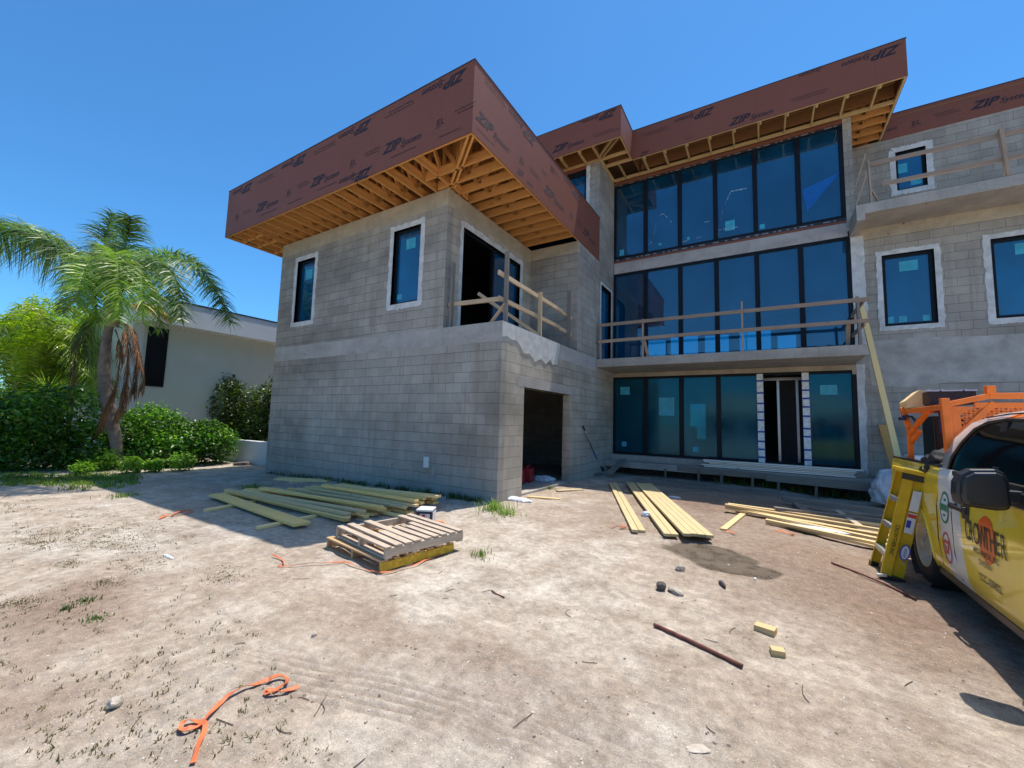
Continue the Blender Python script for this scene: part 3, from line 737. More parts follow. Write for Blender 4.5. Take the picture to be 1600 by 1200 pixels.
# render band across the right wing and tan beam under the upper balcony
mb = MB(); mb.prism([(2.24, YM-.006, 3.70), (3.1, YM-.006, 3.74), (4.2, YM-.006, 3.68), (9, YM-.006, 3.72), (9, YM-.006, 2.62), (3.6, YM-.006, 2.66), (2.9, YM-.006, 2.56), (2.27, YM-.006, 2.63), (2.21, YM-.006, 3.2)][::-1], (0, .006, 0)); mb.build('render_band', M['render_patch'], H)
mb = MB(); mb.box(2.02, 9, YM-.004, YM+.1, 6.30, 6.58); mb.build('tan_beam', M['tan'], H)
mb = MB(); mb.box(1.97, 9, 12.12, 14.6, 6.585, 6.82); mb.box(1.97, 2.13, 12.10, 13.1, 6.42, 6.585); mb.build('upper_balcony_slab', M['concrete'], H, bevel=.006)
# plaster strips beside the big glazing
def strip(x0, x1, z0, z1, seed, y=YM, j=.03):
    rr = random.Random(seed); mb = MB(); n = int((z1-z0)/.09)
    E = []; wv = 0
    for i in range(n+1):
        wv = wv*.7+rr.uniform(-j, j)*.5+(rr.uniform(-1, 1.4)*j if rr.random() < .1 else 0); E.append((x1+wv, z0+(z1-z0)*i/n))
    mb.prism([(x0, y-.014, z0)]+[(a, y-.014, z) for a, z in E]+[(x0, y-.014, z1)], (0, .014, 0)); mb.build('plaster_strip', M['stucco'], H)
strip(1.985, 2.13, .45, 3.14, 3); strip(1.985, 2.24, 3.39, 6.42, 4)
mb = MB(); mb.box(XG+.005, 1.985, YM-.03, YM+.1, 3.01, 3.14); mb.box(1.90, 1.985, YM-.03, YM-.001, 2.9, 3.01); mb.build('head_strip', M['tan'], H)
rr = random.Random(8); mb = MB(); mb.prism([(-4.62, Y2-.01, 6.5)]+[(-4.50+rr.uniform(-.02, .02), Y2-.01, 6.5+i*.12) for i in range(27)]+[(-4.62, Y2-.01, 9.6)], (0, .01, 0)); mb.build('plaster_strip', M['stucco'], H)
# balcony slab with a shadow groove
mb = MB(); mb.box(XG+.004, 1.95, 11.50, YM-.02, 3.148, 3.384); mb.build('balcony_slab', M['concrete'], H, bevel=.008)
# third storey window left of the column
mb = MB(); mb.box(-8.6, -4.62, Y2+.06, Y2+.16, 9.38, 9.55); mb.box(-4.70, -4.62, Y2+.06, Y2+.16, 6.5, 9.38); mb.box(-6.2, -6.1, Y2+.06, Y2+.16, 6.5, 9.38); mb.box(-8.6, -4.62, Y2+.06, Y2+.16, 6.42, 6.5)
o3 = mb.build('window', M['black'], H); o3['label'] = 'dark window beside the third storey column'
mb = MB(); mb.box(-8.6, -4.7, Y2+.10, Y2+.11, 6.5, 9.38); mb.build('pane', M['film_win'], o3)
mb = MB(); mb.box(-8.6, -4.62, Y2+.02, Y2+.14, 9.55, 9.67); mb.build('sheathing_strip', M['zip'], H)
mb = MB(); mb.box(-9.4, -8.6, Y2, 21, 6.42, 9.67); mb.build('third_storey_wall', M['block'], H)
# porch: concrete sill, slab edge, form boards on stakes
mb = MB(); mb.box(XG+.01, 2.05, 12.78, YM, .40, .56); mb.box(XG+.01, 2.25, 12.35, 12.78, .22, .40); mb.build('porch_slab', M['concrete'], H, bevel=.008)
mb = MB(); mb.box(XG+.02, 9, 12.95, 13.0, -.6, .3); mb.build('footing', plain('dark footing', (.05, .045, .04), .9, var=.5), H)  # near-black strip along the foot of the glazing and right wing

# ---- roofs
def roof(name, label, front, sides, x0, x1, yb, z0, z1, deck):
    """flat roof box: front=(x0,x1,y) sheathing, sides list of (x,y0,y1,facing)"""
    mb = MB(); mb.box(*deck, z1-.12, z1-.10); ro = mb.build('roof', M['osb'], H); ro['label'] = label
    f = MB(); c = MB(); s = MB()
    fx0, fx1, fy = front
    f.box(fx0, fx1, fy, fy+.014, z0, z1); c.box(fx0-.01, fx1+.01, fy-.008, fy+.05, z1, z1+.018); s.box(fx0+.014, fx1-.014, fy+.014, fy+.052, z0-.004, z0+.085)
    for (x, a, b, d) in sides:
        xi = x-d*.014
        f.box(x, xi, a+.014, b, z0, z1); c.box(x+d*.008, x-d*.05, a+.05, b, z1, z1+.018); s.box(xi, xi-d*.038, a+.052, b, z0-.004, z0+.085)
    f.build('fascia', M['zip'], ro); c.build('edge_flashing', M['membrane'], ro); s.build('sub_fascia', M['lookout'] if z0 > 8 else M['roofwood'], ro)
    return ro
RL = roof('roof', 'lower flat roof over the garage block', (-12.875, XG, 5.24), [(XG, 5.24, Y2, 1), (-12.875, 5.24, 22, -1)], 0, 0, 0, ZF, ZFT, (-12.86, XG-.02, 5.26, 22))
RM = roof('roof', 'high flat roof over the glazed middle block', (-3.29, 3.0, 12.1), [(3.0, 12.1, 14.75, 1)], 0, 0, 0, 9.67, 10.60, (-3.3, 2.98, 12.12, 22))
RB = roof('roof', 'small projecting roof corner above the block column', (-9.2, -3.29, 10.88), [(-3.29, 10.88, 12.1, 1)], 0, 0, 0, 9.67, 10.60, (-9.2, -3.31, 10.9, 22))
mb = MB(); mb.box(2.9, 9.0, 14.58, 22, 10.22, 10.25); RR = mb.build('roof', M['osb'], H); RR['label'] = 'roof edge of the right wing'
mb = MB(); mb.box(3.0, 9.0, 14.585, 14.6, 9.63, 10.34); mb.build('fascia', M['zip'], RR); mb = MB(); mb.box(3.0, 9.0, 14.575, 14.63, 10.34, 10.358); mb.build('edge_flashing', M['membrane'], RR)
# far high block behind so no sky shows through
def truss(axis_, a, p0, p1, z0, z1, ro, mat='roofwood', web=True, deep=0):
    """one truss tail at a, running from p0 (fascia) to p1 (inside the wall)"""
    P = (lambda t, z: (a, t, z)) if axis_ == 'y' else (lambda t, z: (t, a, z))
    mb = MB(); s = 1 if p1 > p0 else -1
    mb.beam(P(p0, z0+.045), P(p1, z0+.045), .038, .089)
    mb.beam(P(p0, z1-.17), P(p1, z1-.17), .038, .089)
    mb.beam(P(p0+s*.03, z0+.09), P(p0+s*.03, z1-.21), .036, .07, up=P(1, 0) if axis_ == 'y' else P(1, 0))
    if web:
        L = abs(p1-p0)
        mb.beam(P(p0+s*.10, z1-.22), P(p0+s*L*.48, z0+.10), .036, .089)
        mb.beam(P(p0+s*L*.52, z0+.10), P(p0+s*L*.95, z1-.22), .036, .089)
        mb.beam(P(p0+s*L*.5, z0+.09), P(p0+s*L*.5, z1-.21), .036, .07, up=(0, 1, 0) if axis_ == 'y' else (1, 0, 0))
    if deep: mb.beam(P(p0+s*.05, z0+.09+deep/2), P(p1, z0+.09+deep/2), .030, deep)
    mb.build('rafter', M[mat], ro)
x = -12.55
while x < -5.5:
    truss('y', x, 5.295, 6.95, ZF, ZFT, RL, deep=.10); x += .41
y = 5.95
while y < 9.95:
    truss('x', y, XG-.055, -5.9, ZF, ZFT, RL, deep=.10); y += .38
for y in (5.7, 6.1, 6.6, 7.4, 8.2): truss('x', y, -12.82, -11.8, ZF, ZFT, RL)
mb = MB()
for d in (-.045, .045):
    for z in (ZF+.045, ZFT-.17): mb.beam((XG-.06+d*.7, 5.30+d*.7, z), (-5.75+d*.7, 6.55+d*.7, z), .038, .089)
for t in (.02, .35, .7): mb.beam((XG-.08-1.5*t, 5.32+1.12*t, ZF+.09), (XG-.08-1.5*t, 5.32+1.12*t, ZFT-.2), .06, .06, up=(1, 0, 0))
mb.build('hip_rafter', M['roofwood'], RL)
mb = MB(); mb.box(-12.8, -5.95, 6.98, 7.02, ZF+.3, ZFT-.14); mb.box(-6.02, -5.98, 7.02, 10.0, ZF+.3, ZFT-.14); mb.box(-12.8, XG-.06, 5.27, 5.278, ZF+.1, ZFT-.13); mb.box(XG-.062, XG-.056, 5.3, Y1, ZF+.1, ZFT-.13)
mb.build('blocking', M['osb'], RL)
# lookout ladders of the two high roofs
def ladder_soffit(ro, xs_, ya, yb, z):
    for x in xs_:
        m_ = MB(); m_.beam((x, ya, z+.045), (x, yb, z+.045), .038, .089); m_.beam((x+.05, ya, z+.05), (x+.05, ya+.12, z+.05), .05, .12); m_.build('rafter', M['lookout'], ro)
ladder_soffit(RM, [-3.0+.61*i for i in range(10)], 12.152, 13.0, 9.67)
mb = MB(); mb.beam((XG+.02, 13.03, 9.716), (2.95, 13.03, 9.716), .05, .089); mb.build('ledger', M['lookout'], RM)
mb = MB(); mb.box(-3.25, 2.95, 12.95, 12.97, 9.8, 10.45); mb.box(-3.25, 2.95, 12.118, 12.126, 9.76, 10.47); mb.build('blocking', M['osb'], RM)
for i, y in enumerate((13.35, 13.75, 14.15, 14.5)): truss('x', y, 2.94, 1.9, 9.67, 10.6, RM, deep=.1)
mb = MB()
for z in (9.95, 10.2): mb.beam((-3.2, 12.6, z), (2.9, 12.6, z), .038, .07); mb.beam((-3.2, 12.3, z+.05), (2.9, 12.3, z+.05), .038, .07)
mb.build('purlin', M['osb'], RM)
ladder_soffit(RB, [-4.63-.61*i for i in range(7)], 10.932, 11.66, 9.67)
mb = MB(); mb.beam((-9.1, 11.69, 9.716), (-4.2, 11.69, 9.716), .05, .089); mb.beam((-4.17, 11.62, 9.716), (-4.17, 13.0, 9.716), .05, .089); mb.beam((-4.14, 11.70, 9.716), (-3.34, 11.70, 9.716), .05, .089)
mb.beam((-4.12, 12.12, 9.716), (-3.3, 12.12, 9.716), .05, .089); mb.beam((-4.1, 11.62, 9.72), (-3.36, 10.95, 9.72), .038, .089); mb.beam((-4.22, 11.62, 9.74), (-3.55, 10.95, 9.74), .038, .089); mb.beam((-3.75, 12.15, 9.716), (-3.75, 13.0, 9.716), .04, .08); mb.beam((-4.17, 10.94, 9.716), (-4.17, 11.6, 9.716), .05, .089)
mb.build('ledger', M['lookout'], RB)
mb = MB(); mb.box(-9.1, -3.35, 10.896, 10.904, 9.76, 10.47); mb.box(-3.318, -3.31, 10.95, 13.0, 9.76, 10.47); mb.box(-9.1, -4.25, 11.72, 11.74, 9.76, 10.47); mb.box(-4.1, -3.35, 12.2, 12.22, 9.8, 10.47); mb.build('blocking', M['osb'], RB)

# ---- printing on the sheathing
def small(s, t, wdt, lines=2, ang=0.0, h=.035):
    rr = random.Random(int(s*977+t*331)); out = []
    for k in range(lines):
        body = ''.join(rr.choice('IHNEIM ') for _ in range(int(wdt/h/.62)))
        out.append((body, s+k*.05*(1 if not ang else -1), t-k*.065*(1 if not ang else -1), h, ang, .25, 0.0, 1, .8))
    return out
def zipmark(s, t, rot=False, k=0, h=.205, L=1.0):
    """the word mark, start point s,t of its base line; rot = printed upside down, reading leftwards"""
    a = math.pi if rot else 0.0; d = -1 if rot else 1
    return [('ZIP', s, t, h, a, .42, .035, k, 1.12*L), ('System', s+d*.50*L, t-d*.01, h*.66, a, .42, .016, k, 1.0*L)]
def emblem(s, t, k=0, rot=False):
    a = math.pi if rot else 0.0; d = -1 if rot else 1
    return [('E', s, t, .12, a, .1, .014, k, 1.1), ('L', s+d*.10, t, .12, a, .1, .014, k, 1.1), ('-----', s-d*.03, t-d*.075, .12, a, 0, .002, k, .55)]
F1 = lambda s, t: (s, 5.24-.003, t)
it = []
for k, s in enumerate((-11.27, -8.87, -6.43)):
    it += zipmark(s, 6.76); it += emblem(s+1.42, 6.84); it += small(s+1.85, 6.95, .5, 2) +small(s+.25, 6.60, .8, 1) +small(s+1.5, 6.58, .6, 1)
it += emblem(-12.35, 6.84) +small(-11.95, 6.93, .45)
for s in (-11.60, -9.14, -6.86, -4.36): it += zipmark(s, 7.70, True)
for s in (-8.0, -5.6, -10.5): it += small(s, 7.57, .85, 2, math.pi)
it += zipmark(-6.75, 6.62, True, L=1.0) 
it = [q for q in it if not (q[1] < -12.87)]
lettering(it, F1, [M['ink'], M['ink']], 'lettering', RL)
F2 = lambda s, t: (XG+.003, s, t)
it = []
for s in (5.33, 7.93): it += zipmark(s, 6.76, k=0, L=1.05); it += emblem(s+1.5, 6.84) +small(s+1.9, 6.93, .5, 2)
for s in (7.48, 10.08): it += zipmark(s, 7.70, True, L=1.05)
it += small(6.25, 7.62, .8, 2, math.pi) + emblem(8.25, 7.45) +small(7.75, 7.2, .35, 2) + zipmark(6.75, 6.55, False, 0, .13, .8) +small(8.7, 7.5, .5, 2, math.pi) +small(5.35, 6.58, .6, 1) + zipmark(10.3, 6.76, k=0, L=.9)
it = [q for q in it if q[1] < 11.3]
lettering(it, F2, [M['ink_faint'], M['ink_faint']], 'lettering', RL)
F3 = lambda s, t: (s, 10.88-.003, t)
lettering(zipmark(-5.45, 9.86)+zipmark(-3.42, 10.56, True)+small(-4.15, 9.95, .75, 2)+small(-4.6, 10.55, .2, 1), F3, [M['ink'], M['ink']], 'lettering', RB)
F4 = lambda s, t: (s, 12.1-.003, t)
it = zipmark(-.64, 9.78, L=.98)+zipmark(-1.0, 10.50, True)+zipmark(2.9, 10.50, True, L=1.02)+small(.75, 9.95, .8, 2)+small(-3.0, 10.35, .8, 2)+small(-1.75, 9.77, .16, 1, h=.05)
it += [('ZIP', -3.07, 9.69, .12, 0, .42, .02, 0, 1.0), ('System', 1.45, 10.585, .10, math.pi, .42, .01, 0, 1.2)]
lettering(it, F4, [M['ink'], M['ink']], 'lettering', RM)
F5 = lambda s, t: (s, 14.585-.003, t)
lettering(zipmark(4.75, 9.86, L=1.0)+emblem(3.62, 9.85)+small(4.05, 9.98, .45, 2)+[('tem', 3.05, 9.86, .12, 0, .42, .006, 0, 1.0)], F5, [M['ink'], M['ink']], 'lettering', RR)



# ================================================================== GUARD RAILS
def rail_thing(label, parts, group='temporary timber guard rails', mat='railwood'):
    p0 = parts[0][1]; t = thing('guard_rail', label, 'guard rail', tuple(p0[:3]), 0, group)
    for nm, a, b, wd, ht, up in parts:
        mb = MB(); mb.beam(a, b, wd, ht, up=up); mb.build(nm, M['greywood'] if nm == 'post' and random.random() < .4 else M[mat], t, bevel=.002)
    return t
Zt = ZT
rail_thing('two-rail timber guard rail round the corner terrace of the garage block', mat='terracerail', parts=[
    ('post', (-4.25, 6.60, Zt), (-4.25, 6.60, 4.84), .089, .038, (0, 1, 0)),
    ('post', (-4.25, 8.04, Zt), (-4.25, 8.03, 4.42), .089, .038, (0, 1, 0)),
    ('post', (-4.25, 9.66, Zt), (-4.25, 9.62, 4.90), .089, .038, (0, 1, 0)),
    ('post', (-5.50, 6.46, Zt), (-5.49, 6.46, 4.78), .089, .038, (1, 0, 0)),
    ('rail', (-4.31, 6.40, 4.36), (-4.31, 9.35, 4.31), .038, .089, (0, 0, 1)),
    ('rail', (-4.35, 9.2, 4.31), (-4.35, 10.04, 4.29), .038, .089, (0, 0, 1)),
    ('rail', (-4.31, 6.44, 3.86), (-4.31, 9.20, 3.87), .038, .089, (0, 0, 1)),
    ('rail', (-4.35, 9.1, 3.87), (-4.35, 10.04, 3.85), .038, .089, (0, 0, 1)),
    ('rail', (-5.63, 6.52, 3.91), (-4.33, 6.52, 3.865), .038, .089, (0, 0, 1)),
    ('brace', (-5.35, 7.15, 4.30), (-4.38, 8.30, 3.47), .038, .075, (0, 0, 1)),
    ('brace', (-4.62, 6.60, Zt+.02), (-4.27, 6.60, 3.78), .03, .07, (0, 1, 0))])
Yb = 11.55
rail_thing('long two-rail timber guard rail along the middle balcony', [
    ('post', (-4.06, Yb, Zt), (-4.06, Yb, 4.46), .089, .038, (1, 0, 0)),
    ('post', (-2.84, Yb, Zt), (-2.84, Yb, 4.46), .089, .038, (1, 0, 0)),
    ('post', (-.41, Yb, Zt), (-.41, Yb, 4.64), .089, .038, (1, 0, 0)),
    ('post', (1.84, Yb, Zt), (1.82, Yb, 4.46), .11, .05, (1, 0, 0)),
    ('rail', (-4.12, Yb-.04, 4.39), (-.40, Yb-.04, 4.385), .089, .038, (0, 1, 0)),
    ('rail', (-.40, Yb-.04, 4.385), (2.02, Yb-.04, 4.38), .089, .038, (0, 1, 0)),
    ('rail', (-4.14, Yb-.04, 3.90), (-2.0, Yb-.04, 3.91), .089, .038, (0, 1, 0)),
    ('rail', (-2.0, Yb-.04, 3.91), (2.01, Yb-.04, 3.90), .089, .038, (0, 1, 0)),
    ('rail', (1.93, Yb, 4.36), (1.93, 13.05, 4.36), .089, .038, (1, 0, 0)),
    ('rail', (1.93, Yb, 3.86), (1.93, 13.05, 3.86), .089, .038, (1, 0, 0)),
    ('brace', (-2.72, Yb+.1, Zt), (-2.82, Yb+.02, 3.9), .038, .075, (1, 0, 0)),
    ('brace', (1.66, Yb+.3, Zt), (1.66, Yb+.02, 3.95), .038, .075, (1, 0, 0))])
Yc = 12.17; Zc = 6.82
rail_thing('two-rail timber guard rail on the upper balcony of the right wing', [
    ('post', (2.26, Yc, Zc), (2.24, Yc, 7.85), .089, .038, (1, 0, 0)),
    ('post', (4.42, Yc, Zc), (4.36, Yc, 7.88), .13, .06, (1, 0, 0)),
    ('post', (6.8, Yc, Zc), (6.8, Yc, 7.88), .089, .038, (1, 0, 0)),
    ('rail', (2.24, Yc+.04, 7.80), (7.2, Yc+.04, 7.78), .089, .038, (0, 1, 0)),
    ('rail', (2.46, Yc+.04, 7.25), (7.2, Yc+.04, 7.24), .089, .038, (0, 1, 0)),
    ('brace', (2.00, Yc+.1, 7.32), (2.20, Yc-.01, 8.06), .03, .06, (0, 1, 0)),
    ('brace', (1.99, Yc+.06, 6.86), (2.20, Yc-.01, 7.55), .03, .06, (0, 1, 0)),
    ('brace', (2.42, Yc+.1, 6.84), (2.26, Yc+.02, 7.2), .03, .06, (0, 1, 0))])

# ================================================================== LUMBER
def board(name, label, cat, a, b, wd, th, mat, group=None, up=(0, 0, 1)):
    a, b = Vector(a), Vector(b); mb = MB(); mb.beam(a, b, wd, th, up=up)
    o = mb.build(name, M[mat], None, bevel=.003)
    # origin at the board's own middle
    c = (a+b)/2; o.data.transform(Matrix.Translation(-c)); o.location = c
    return tag(o, label, cat, group)
def gboard(pxa, pxb, lvl, wd, th, mat, label, group, side=0.0, cat='board', name='wooden_board', ext=0.0):
    """board lying with its under side lvl above the ground between two measured points; side shifts it sideways"""
    a, b = G(*pxa, dz=lvl+th), G(*pxb, dz=lvl+th); a.z -= th/2; b.z -= th/2
    d = (b-a).normalized(); s = Vector((d.y, -d.x, 0)).normalized()*side
    return board(name, label, cat, a+s-d*ext, b+s+d*ext*.5, wd, th, mat, group)
GA = 'treated boards in the loose pile before the garage wall'
LA = 'greenish treated board in the loose pile before the grey garage wall'
gboard((320, 796), (397, 782), .0, .089, .038, 'pile2', 'short bearer poking out left under the bowed single board', None)
gboard((402, 823), (493, 804), .0, .089, .038, 'pile2', 'short bearer under the near end of the bowed single board', None)
gboard((338, 771), (473, 817), .045, .235, .038, 'pile1', 'wide single bowed board lying apart at the left of the loose pile', None)
pile = [((357, 767), (545, 810), .0, .03), ((357, 766), (544, 806), .04, .01), ((356, 764), (542, 801), .08, -.01), ((372, 766), (565, 808), .0, -.10), ((374, 766), (572, 806), .02, -.20),
        ((405, 770), (568, 797), .075, .0), ((400, 768), (560, 800), .035, .02), ((384, 763), (577, 803), .0, -.04), ((410, 762), (598, 791), .10, .0), ((408, 761), (600, 794), .06, .0), ((420, 762), (610, 796), .02, -.02),
        ((432, 762), (642, 806), .0, .05), ((445, 762), (642, 801), .02, -.05), ((467, 764), (636, 790), .07, .03), ((470, 763), (640, 788), .05, -.05), ((463, 762), (634, 794), .01, .0),
        ((480, 760), (650, 788), .10, .0), ((486, 759), (656, 785), .08, -.06), ((505, 757), (652, 781), .14, .0), ((502, 757), (660, 786), .03, -.02), ((500, 756), (668, 783), .05, -.08),
        ((522, 757), (686, 774), .12, .0), ((524, 756), (683, 777), .08, .02), ((524, 757), (680, 784), .03, .0), ((530, 756), (674, 780), .0, -.08), ((512, 757), (664, 777), .11, .03)]
CL = [(0, 5, 'front left bundle'), (5, 8, 'second bundle'), (8, 11, 'middle bundle'), (11, 13, 'pair reaching out to the pallets'), (13, 16, 'fourth bundle'), (16, 18, 'fifth bundle'), (18, 21, 'raised rear bundle'), (21, 26, 'rearmost bundle by the wall')]
RANK = ('topmost', 'second from top', 'third from top', 'fourth from top', 'lowest')
def pile_label(i):
    for a, b, nm in CL:
        if a <= i < b:
            o = sorted(range(a, b), key=lambda q: (-pile[q][2], q)); return RANK[o.index(i)]+' board of the '+nm+' in the loose pile'
for i, (a, b, lv, sd) in enumerate(pile):
    gboard(a, b, lv*1.45+random.uniform(0, .03), random.choice((.089, .089, .12, .14)), .038, random.choice(('pile1', 'pile1', 'pile2', 'pile2', 'treated_dark')), pile_label(i), GA, sd, ext=random.uniform(-.06, .06))
for (a, b), lb in zip((((430, 748), (512, 751)), ((434, 746), (520, 749)), ((452, 752), (500, 749))), ('nearer', 'longest', 'shortest')):
    gboard(a, b, .0, .12, .03, 'pile2', lb+' of three old boards against the foot of the garage wall, behind the pile', 'old short boards at the foot of the garage wall')
# sunlit stacks in the middle
GB = 'boards of the narrow sunlit pair'
for sd in (-.048, .048): gboard((957, 754), (998, 828), .0 if sd < 0 else .02, .089, .038, 'treated', ('right' if sd < 0 else 'left')+' board of the narrow yellow pair lying left of the sunlit stack', GB, sd)
GC = 'boards of the left half of the sunlit stack'
for lv in (0, .04):
    for sd in (-.055, .04): gboard((984, 754), (1048, 834), lv, .089, .038, 'treated', ('lower ' if lv == 0 else 'upper ')+('right' if sd < 0 else 'left')+' board in the narrower left half of the sunlit stack', GC, sd)
GD = 'boards of the wide right half of the sunlit stack'
for lv in (0, .04, .08):
    for k in range(4):
        gboard((1006+k*0, 755), (1091, 834), lv, .089, .038, 'treated' if lv else 'treated_dark', ('bottom', 'middle', 'top')[round(lv/.04)]+' board in the '+('right-hand', 'second from the right', 'second from the left', 'left-hand')[k]+' column of the wide sunlit stack', GD, -.135+k*.093, ext=random.uniform(-.03, .08))
GE = 'long pine boards right of the sunlit stack'
for i, (a, b, lv, wd) in enumerate((((1163, 797), (1420, 850), .04, .10), ((1232, 820), (1440, 868), .0, .12), ((1163, 792), (1425, 834), .09, .10), ((1166, 790), (1430, 826), .03, .10), ((1232, 818), (1420, 857), .04, .10), ((1180, 800), (1425, 843), .0, .14))):
    gboard(a, b, lv, wd, .038, 'pine', ('long pine board lying on the nearest one of the fan of boards', 'nearest long pine board of the fan, reaching furthest right', 'high long pine board in the middle of the fan of boards', 'farthest long pine board of the fan of boards', 'short-headed pine board starting near the plastic wrapping', 'long pine board low in the middle of the fan')[i], GE, ext=.3)
gboard((1130, 826), (1162, 801), .0, .09, .03, 'pine', 'short pine piece leaning out at the left end of the long pine boards', None)
gboard((1308, 797), (1346, 822), .08, .09, .03, 'weathered', 'short brown piece lying across the long pine boards', None)
GF = 'dark old beams in the shade before the porch'
for i, (a, b, lv) in enumerate((((1231, 776), (1385, 796), .06), ((1220, 793), (1385, 812), .0), ((1245, 786), (1260, 798), .0))):
    gboard(a, b, lv, .13, .10, 'greywood', ('raised far grey beam in the shade before the porch', 'near grey beam in the shade behind the pine boards', 'stub of grey beam propping the raised far beam')[i], GF, ext=.1)
gboard((1016, 746), (1102, 757), .0, .09, .03, 'greywood', 'grey stick in the shade just before the porch edge', None)
gboard((1035, 768), (1107, 765), .0, .06, .03, 'greywood', 'thin grey stick in the shade behind the sunlit stack', None)
# white boards stacked on the porch edge
for k, (x0, x1, z, y) in enumerate(((-1.45, 1.93, .58, 12.5), (-1.42, 1.80, .54, 12.48), (-1.30, 1.78, .50, 12.52), (-1.5, 1.75, .46, 12.50), (-1.42, 1.78, .42, 12.49))):
    board('white_board', ('topmost', 'second', 'third', 'fourth', 'bottom')[k]+' pale primed board of the stack on the porch edge', 'board', (x0, y, z+.012), (x1, y-.02, z+.012), .14, .03, 'pine' if k == 9 else 'primed', 'pale boards on the porch edge')
# form boards on stakes under the porch
fb = thing('form_board', 'weathered grey form board on stakes along the porch edge', 'form board', (.5, 12.2, 0))
mb = MB(); mb.beam((-3.1, 12.42, .33), (.2, 12.25, .31), .038, .14); mb.build('board', M['greywood'], fb); mb = MB(); mb.beam((.0, 12.2, .29), (2.3, 12.1, .25), .038, .18); mb.build('board', M['greywood'], fb)
for x in (-2.4, -1.55, -1.0, -.3, .25, 1.0, 2.32): mb = MB(); mb.beam((x, 12.17, -.2), (x+.02, 12.2, .3), .05, .03); mb.build('stake', M['greywood'], fb)
# leaning planks
board('plank', 'long pale plank leaning from the ground up to the balcony corner', 'plank', on(1352, 478, y=12.85), on(1399, 700, y=11.9), .14, .04, 'pine', 'planks leaning beside the right pier', up=(1, .2, 0)) if False else None
a = Vector((2.12, 12.95, 4.58)); b = Vector(on(1399, 700, y=12.0)); b = a+(b-a)*1.42
board('plank', 'long pale plank leaning up to the right end of the balcony', 'plank', a, b, .12, .04, 'pile2', None, up=(.3, -1, 0))
a = Vector(on(1379, 664, y=12.95)); b = Vector(on(1391, 706, y=12.6)); b = a+(b-a)*2.3
board('plank', 'short orange-brown plank leaning beside the long pale plank', 'plank', a, b, .17, .03, 'roofwood', None, up=(.2, -1, 0))
a = Vector(on(1391, 660, y=13.0)); b = Vector(on(1398, 706, y=12.7)); b = a+(b-a)*2.3
board('plank', 'dark plank tucked behind the long leaning plank', 'plank', a, b, .12, .03, 'greywood', None, up=(.2, -1, 0))
a = Vector(on(950, 741, z=.10)); b = Vector((-4.0+.55, 12.55, .45)); b = Vector(on(975, 718, y=12.3))
board('plank', 'short grey plank resting from the soil up to the left end of the porch', 'plank', a, b, .2, .035, 'greywood', None)
gboard((824, 775), (876, 779), .01, .10, .02, 'pine', 'thin pale slat lying on the soil before the garage door', None)
gboard((870, 766), (910, 764), .01, .12, .02, 'treated', 'small yellowish slat right of the garage door', None)
gboard((905, 741), (935, 738), .02, .32, .05, 'greywood', 'grey broken slab leaning by the foot of the side wall', None, cat='slab', name='broken_slab')
# sticks, offcuts
def rod(pxs, r, mat, name, label, cat, lift=0.0):
    P = [G(*q, dz=r+lift) for q in pxs]; P = [Vector((p.x, p.y, gz(p.x, p.y)+r+.004+lift)) for p in P]
    mb = MB(); mb.tube(P, r, 8); c = P[0].copy(); o = mb.build(name, M[mat], None); o.data.transform(Matrix.Translation(-c)); o.location = c
    return tag(o, label, cat)
M['rust'] = plain('rusty brown stake', (.17, .055, .04), .8, var=.4, scale=20, bump=.5)
rod([(1022, 978), (1050, 990), (1095, 1011), (1160, 1042)], .014, 'rust', 'stake', 'thin red-brown stake lying alone in the middle foreground', 'stake')
rod([(1299, 881), (1340, 896), (1385, 915), (1432, 935)], .011, 'rust', 'stake', 'thin red-brown rod beside the foot of the yellow ladder', 'stake')
rod([(768, 922), (775, 929), (788, 935)], .006, 'rust', 'twig', 'tiny curved dark twig on the sand right of the pallets', 'twig')
def offcut(px, dims, rz, mat, label):
    p = G(*px); z = gz(p.x, p.y); mb = MB(); mb.beam((-dims[0]/2, 0, dims[2]/2), (dims[0]/2, 0, dims[2]/2), dims[1], dims[2])
    o = mb.build('wood_offcut', M[mat], None, bevel=.004); o.location = (p.x, p.y, z-.004); o.rotation_euler = (0, 0, rz); return tag(o, label, 'offcut')
offcut((1196, 990), (.09, .14, .05), 1.35, 'pine', 'square pale wood offcut, the farther of two alone on the sand')
offcut((1215, 1026), (.085, .075, .045), .2, 'pine', 'small pale wood offcut, the nearer of two alone on the sand')
offcut((957, 799+0), (.2, .1, .03), .4, 'treated', 'small offcut hidden at the far end of the narrow board pair') if False else None
# stones
def stone(px, r, mat, label, sq=(1, 1, .6), seed=0, name='stone', cat='stone'):
    p = G(*px); rr = np.random.default_rng(seed); import bmesh
    bm = bmesh.new(); bmesh.ops.create_icosphere(bm, subdivisions=3, radius=1)
    dirs = rr.normal(size=(9, 3)); dirs /= np.linalg.norm(dirs, axis=1)[:, None]; cut = rr.uniform(.62, .95, 9)
    for v in bm.verts:
        c = np.array(v.co); 
        for d, k in zip(dirs, cut):
            t = c@d
            if t > k: c = c-d*(t-k)
        v.co = Vector(c*(1+.05*rr.normal())) * r
        v.co.x *= sq[0]; v.co.y *= sq[1]; v.co.z *= sq[2]
    me = bpy.data.meshes.new(name); bm.to_mesh(me); bm.free(); me.materials.append(M[mat])
    o = bpy.data.objects.new(name, me); link(o); o.location = (p.x, p.y, gz(p.x, p.y)+r*sq[2]*.55); o.rotation_euler = (0, 0, rr.uniform(0, 6)); return tag(o, label, cat)
stone((178, 1103), .045, 'stone', 'fist sized grey rock alone in the left foreground', (1.1, .8, .75), 1)
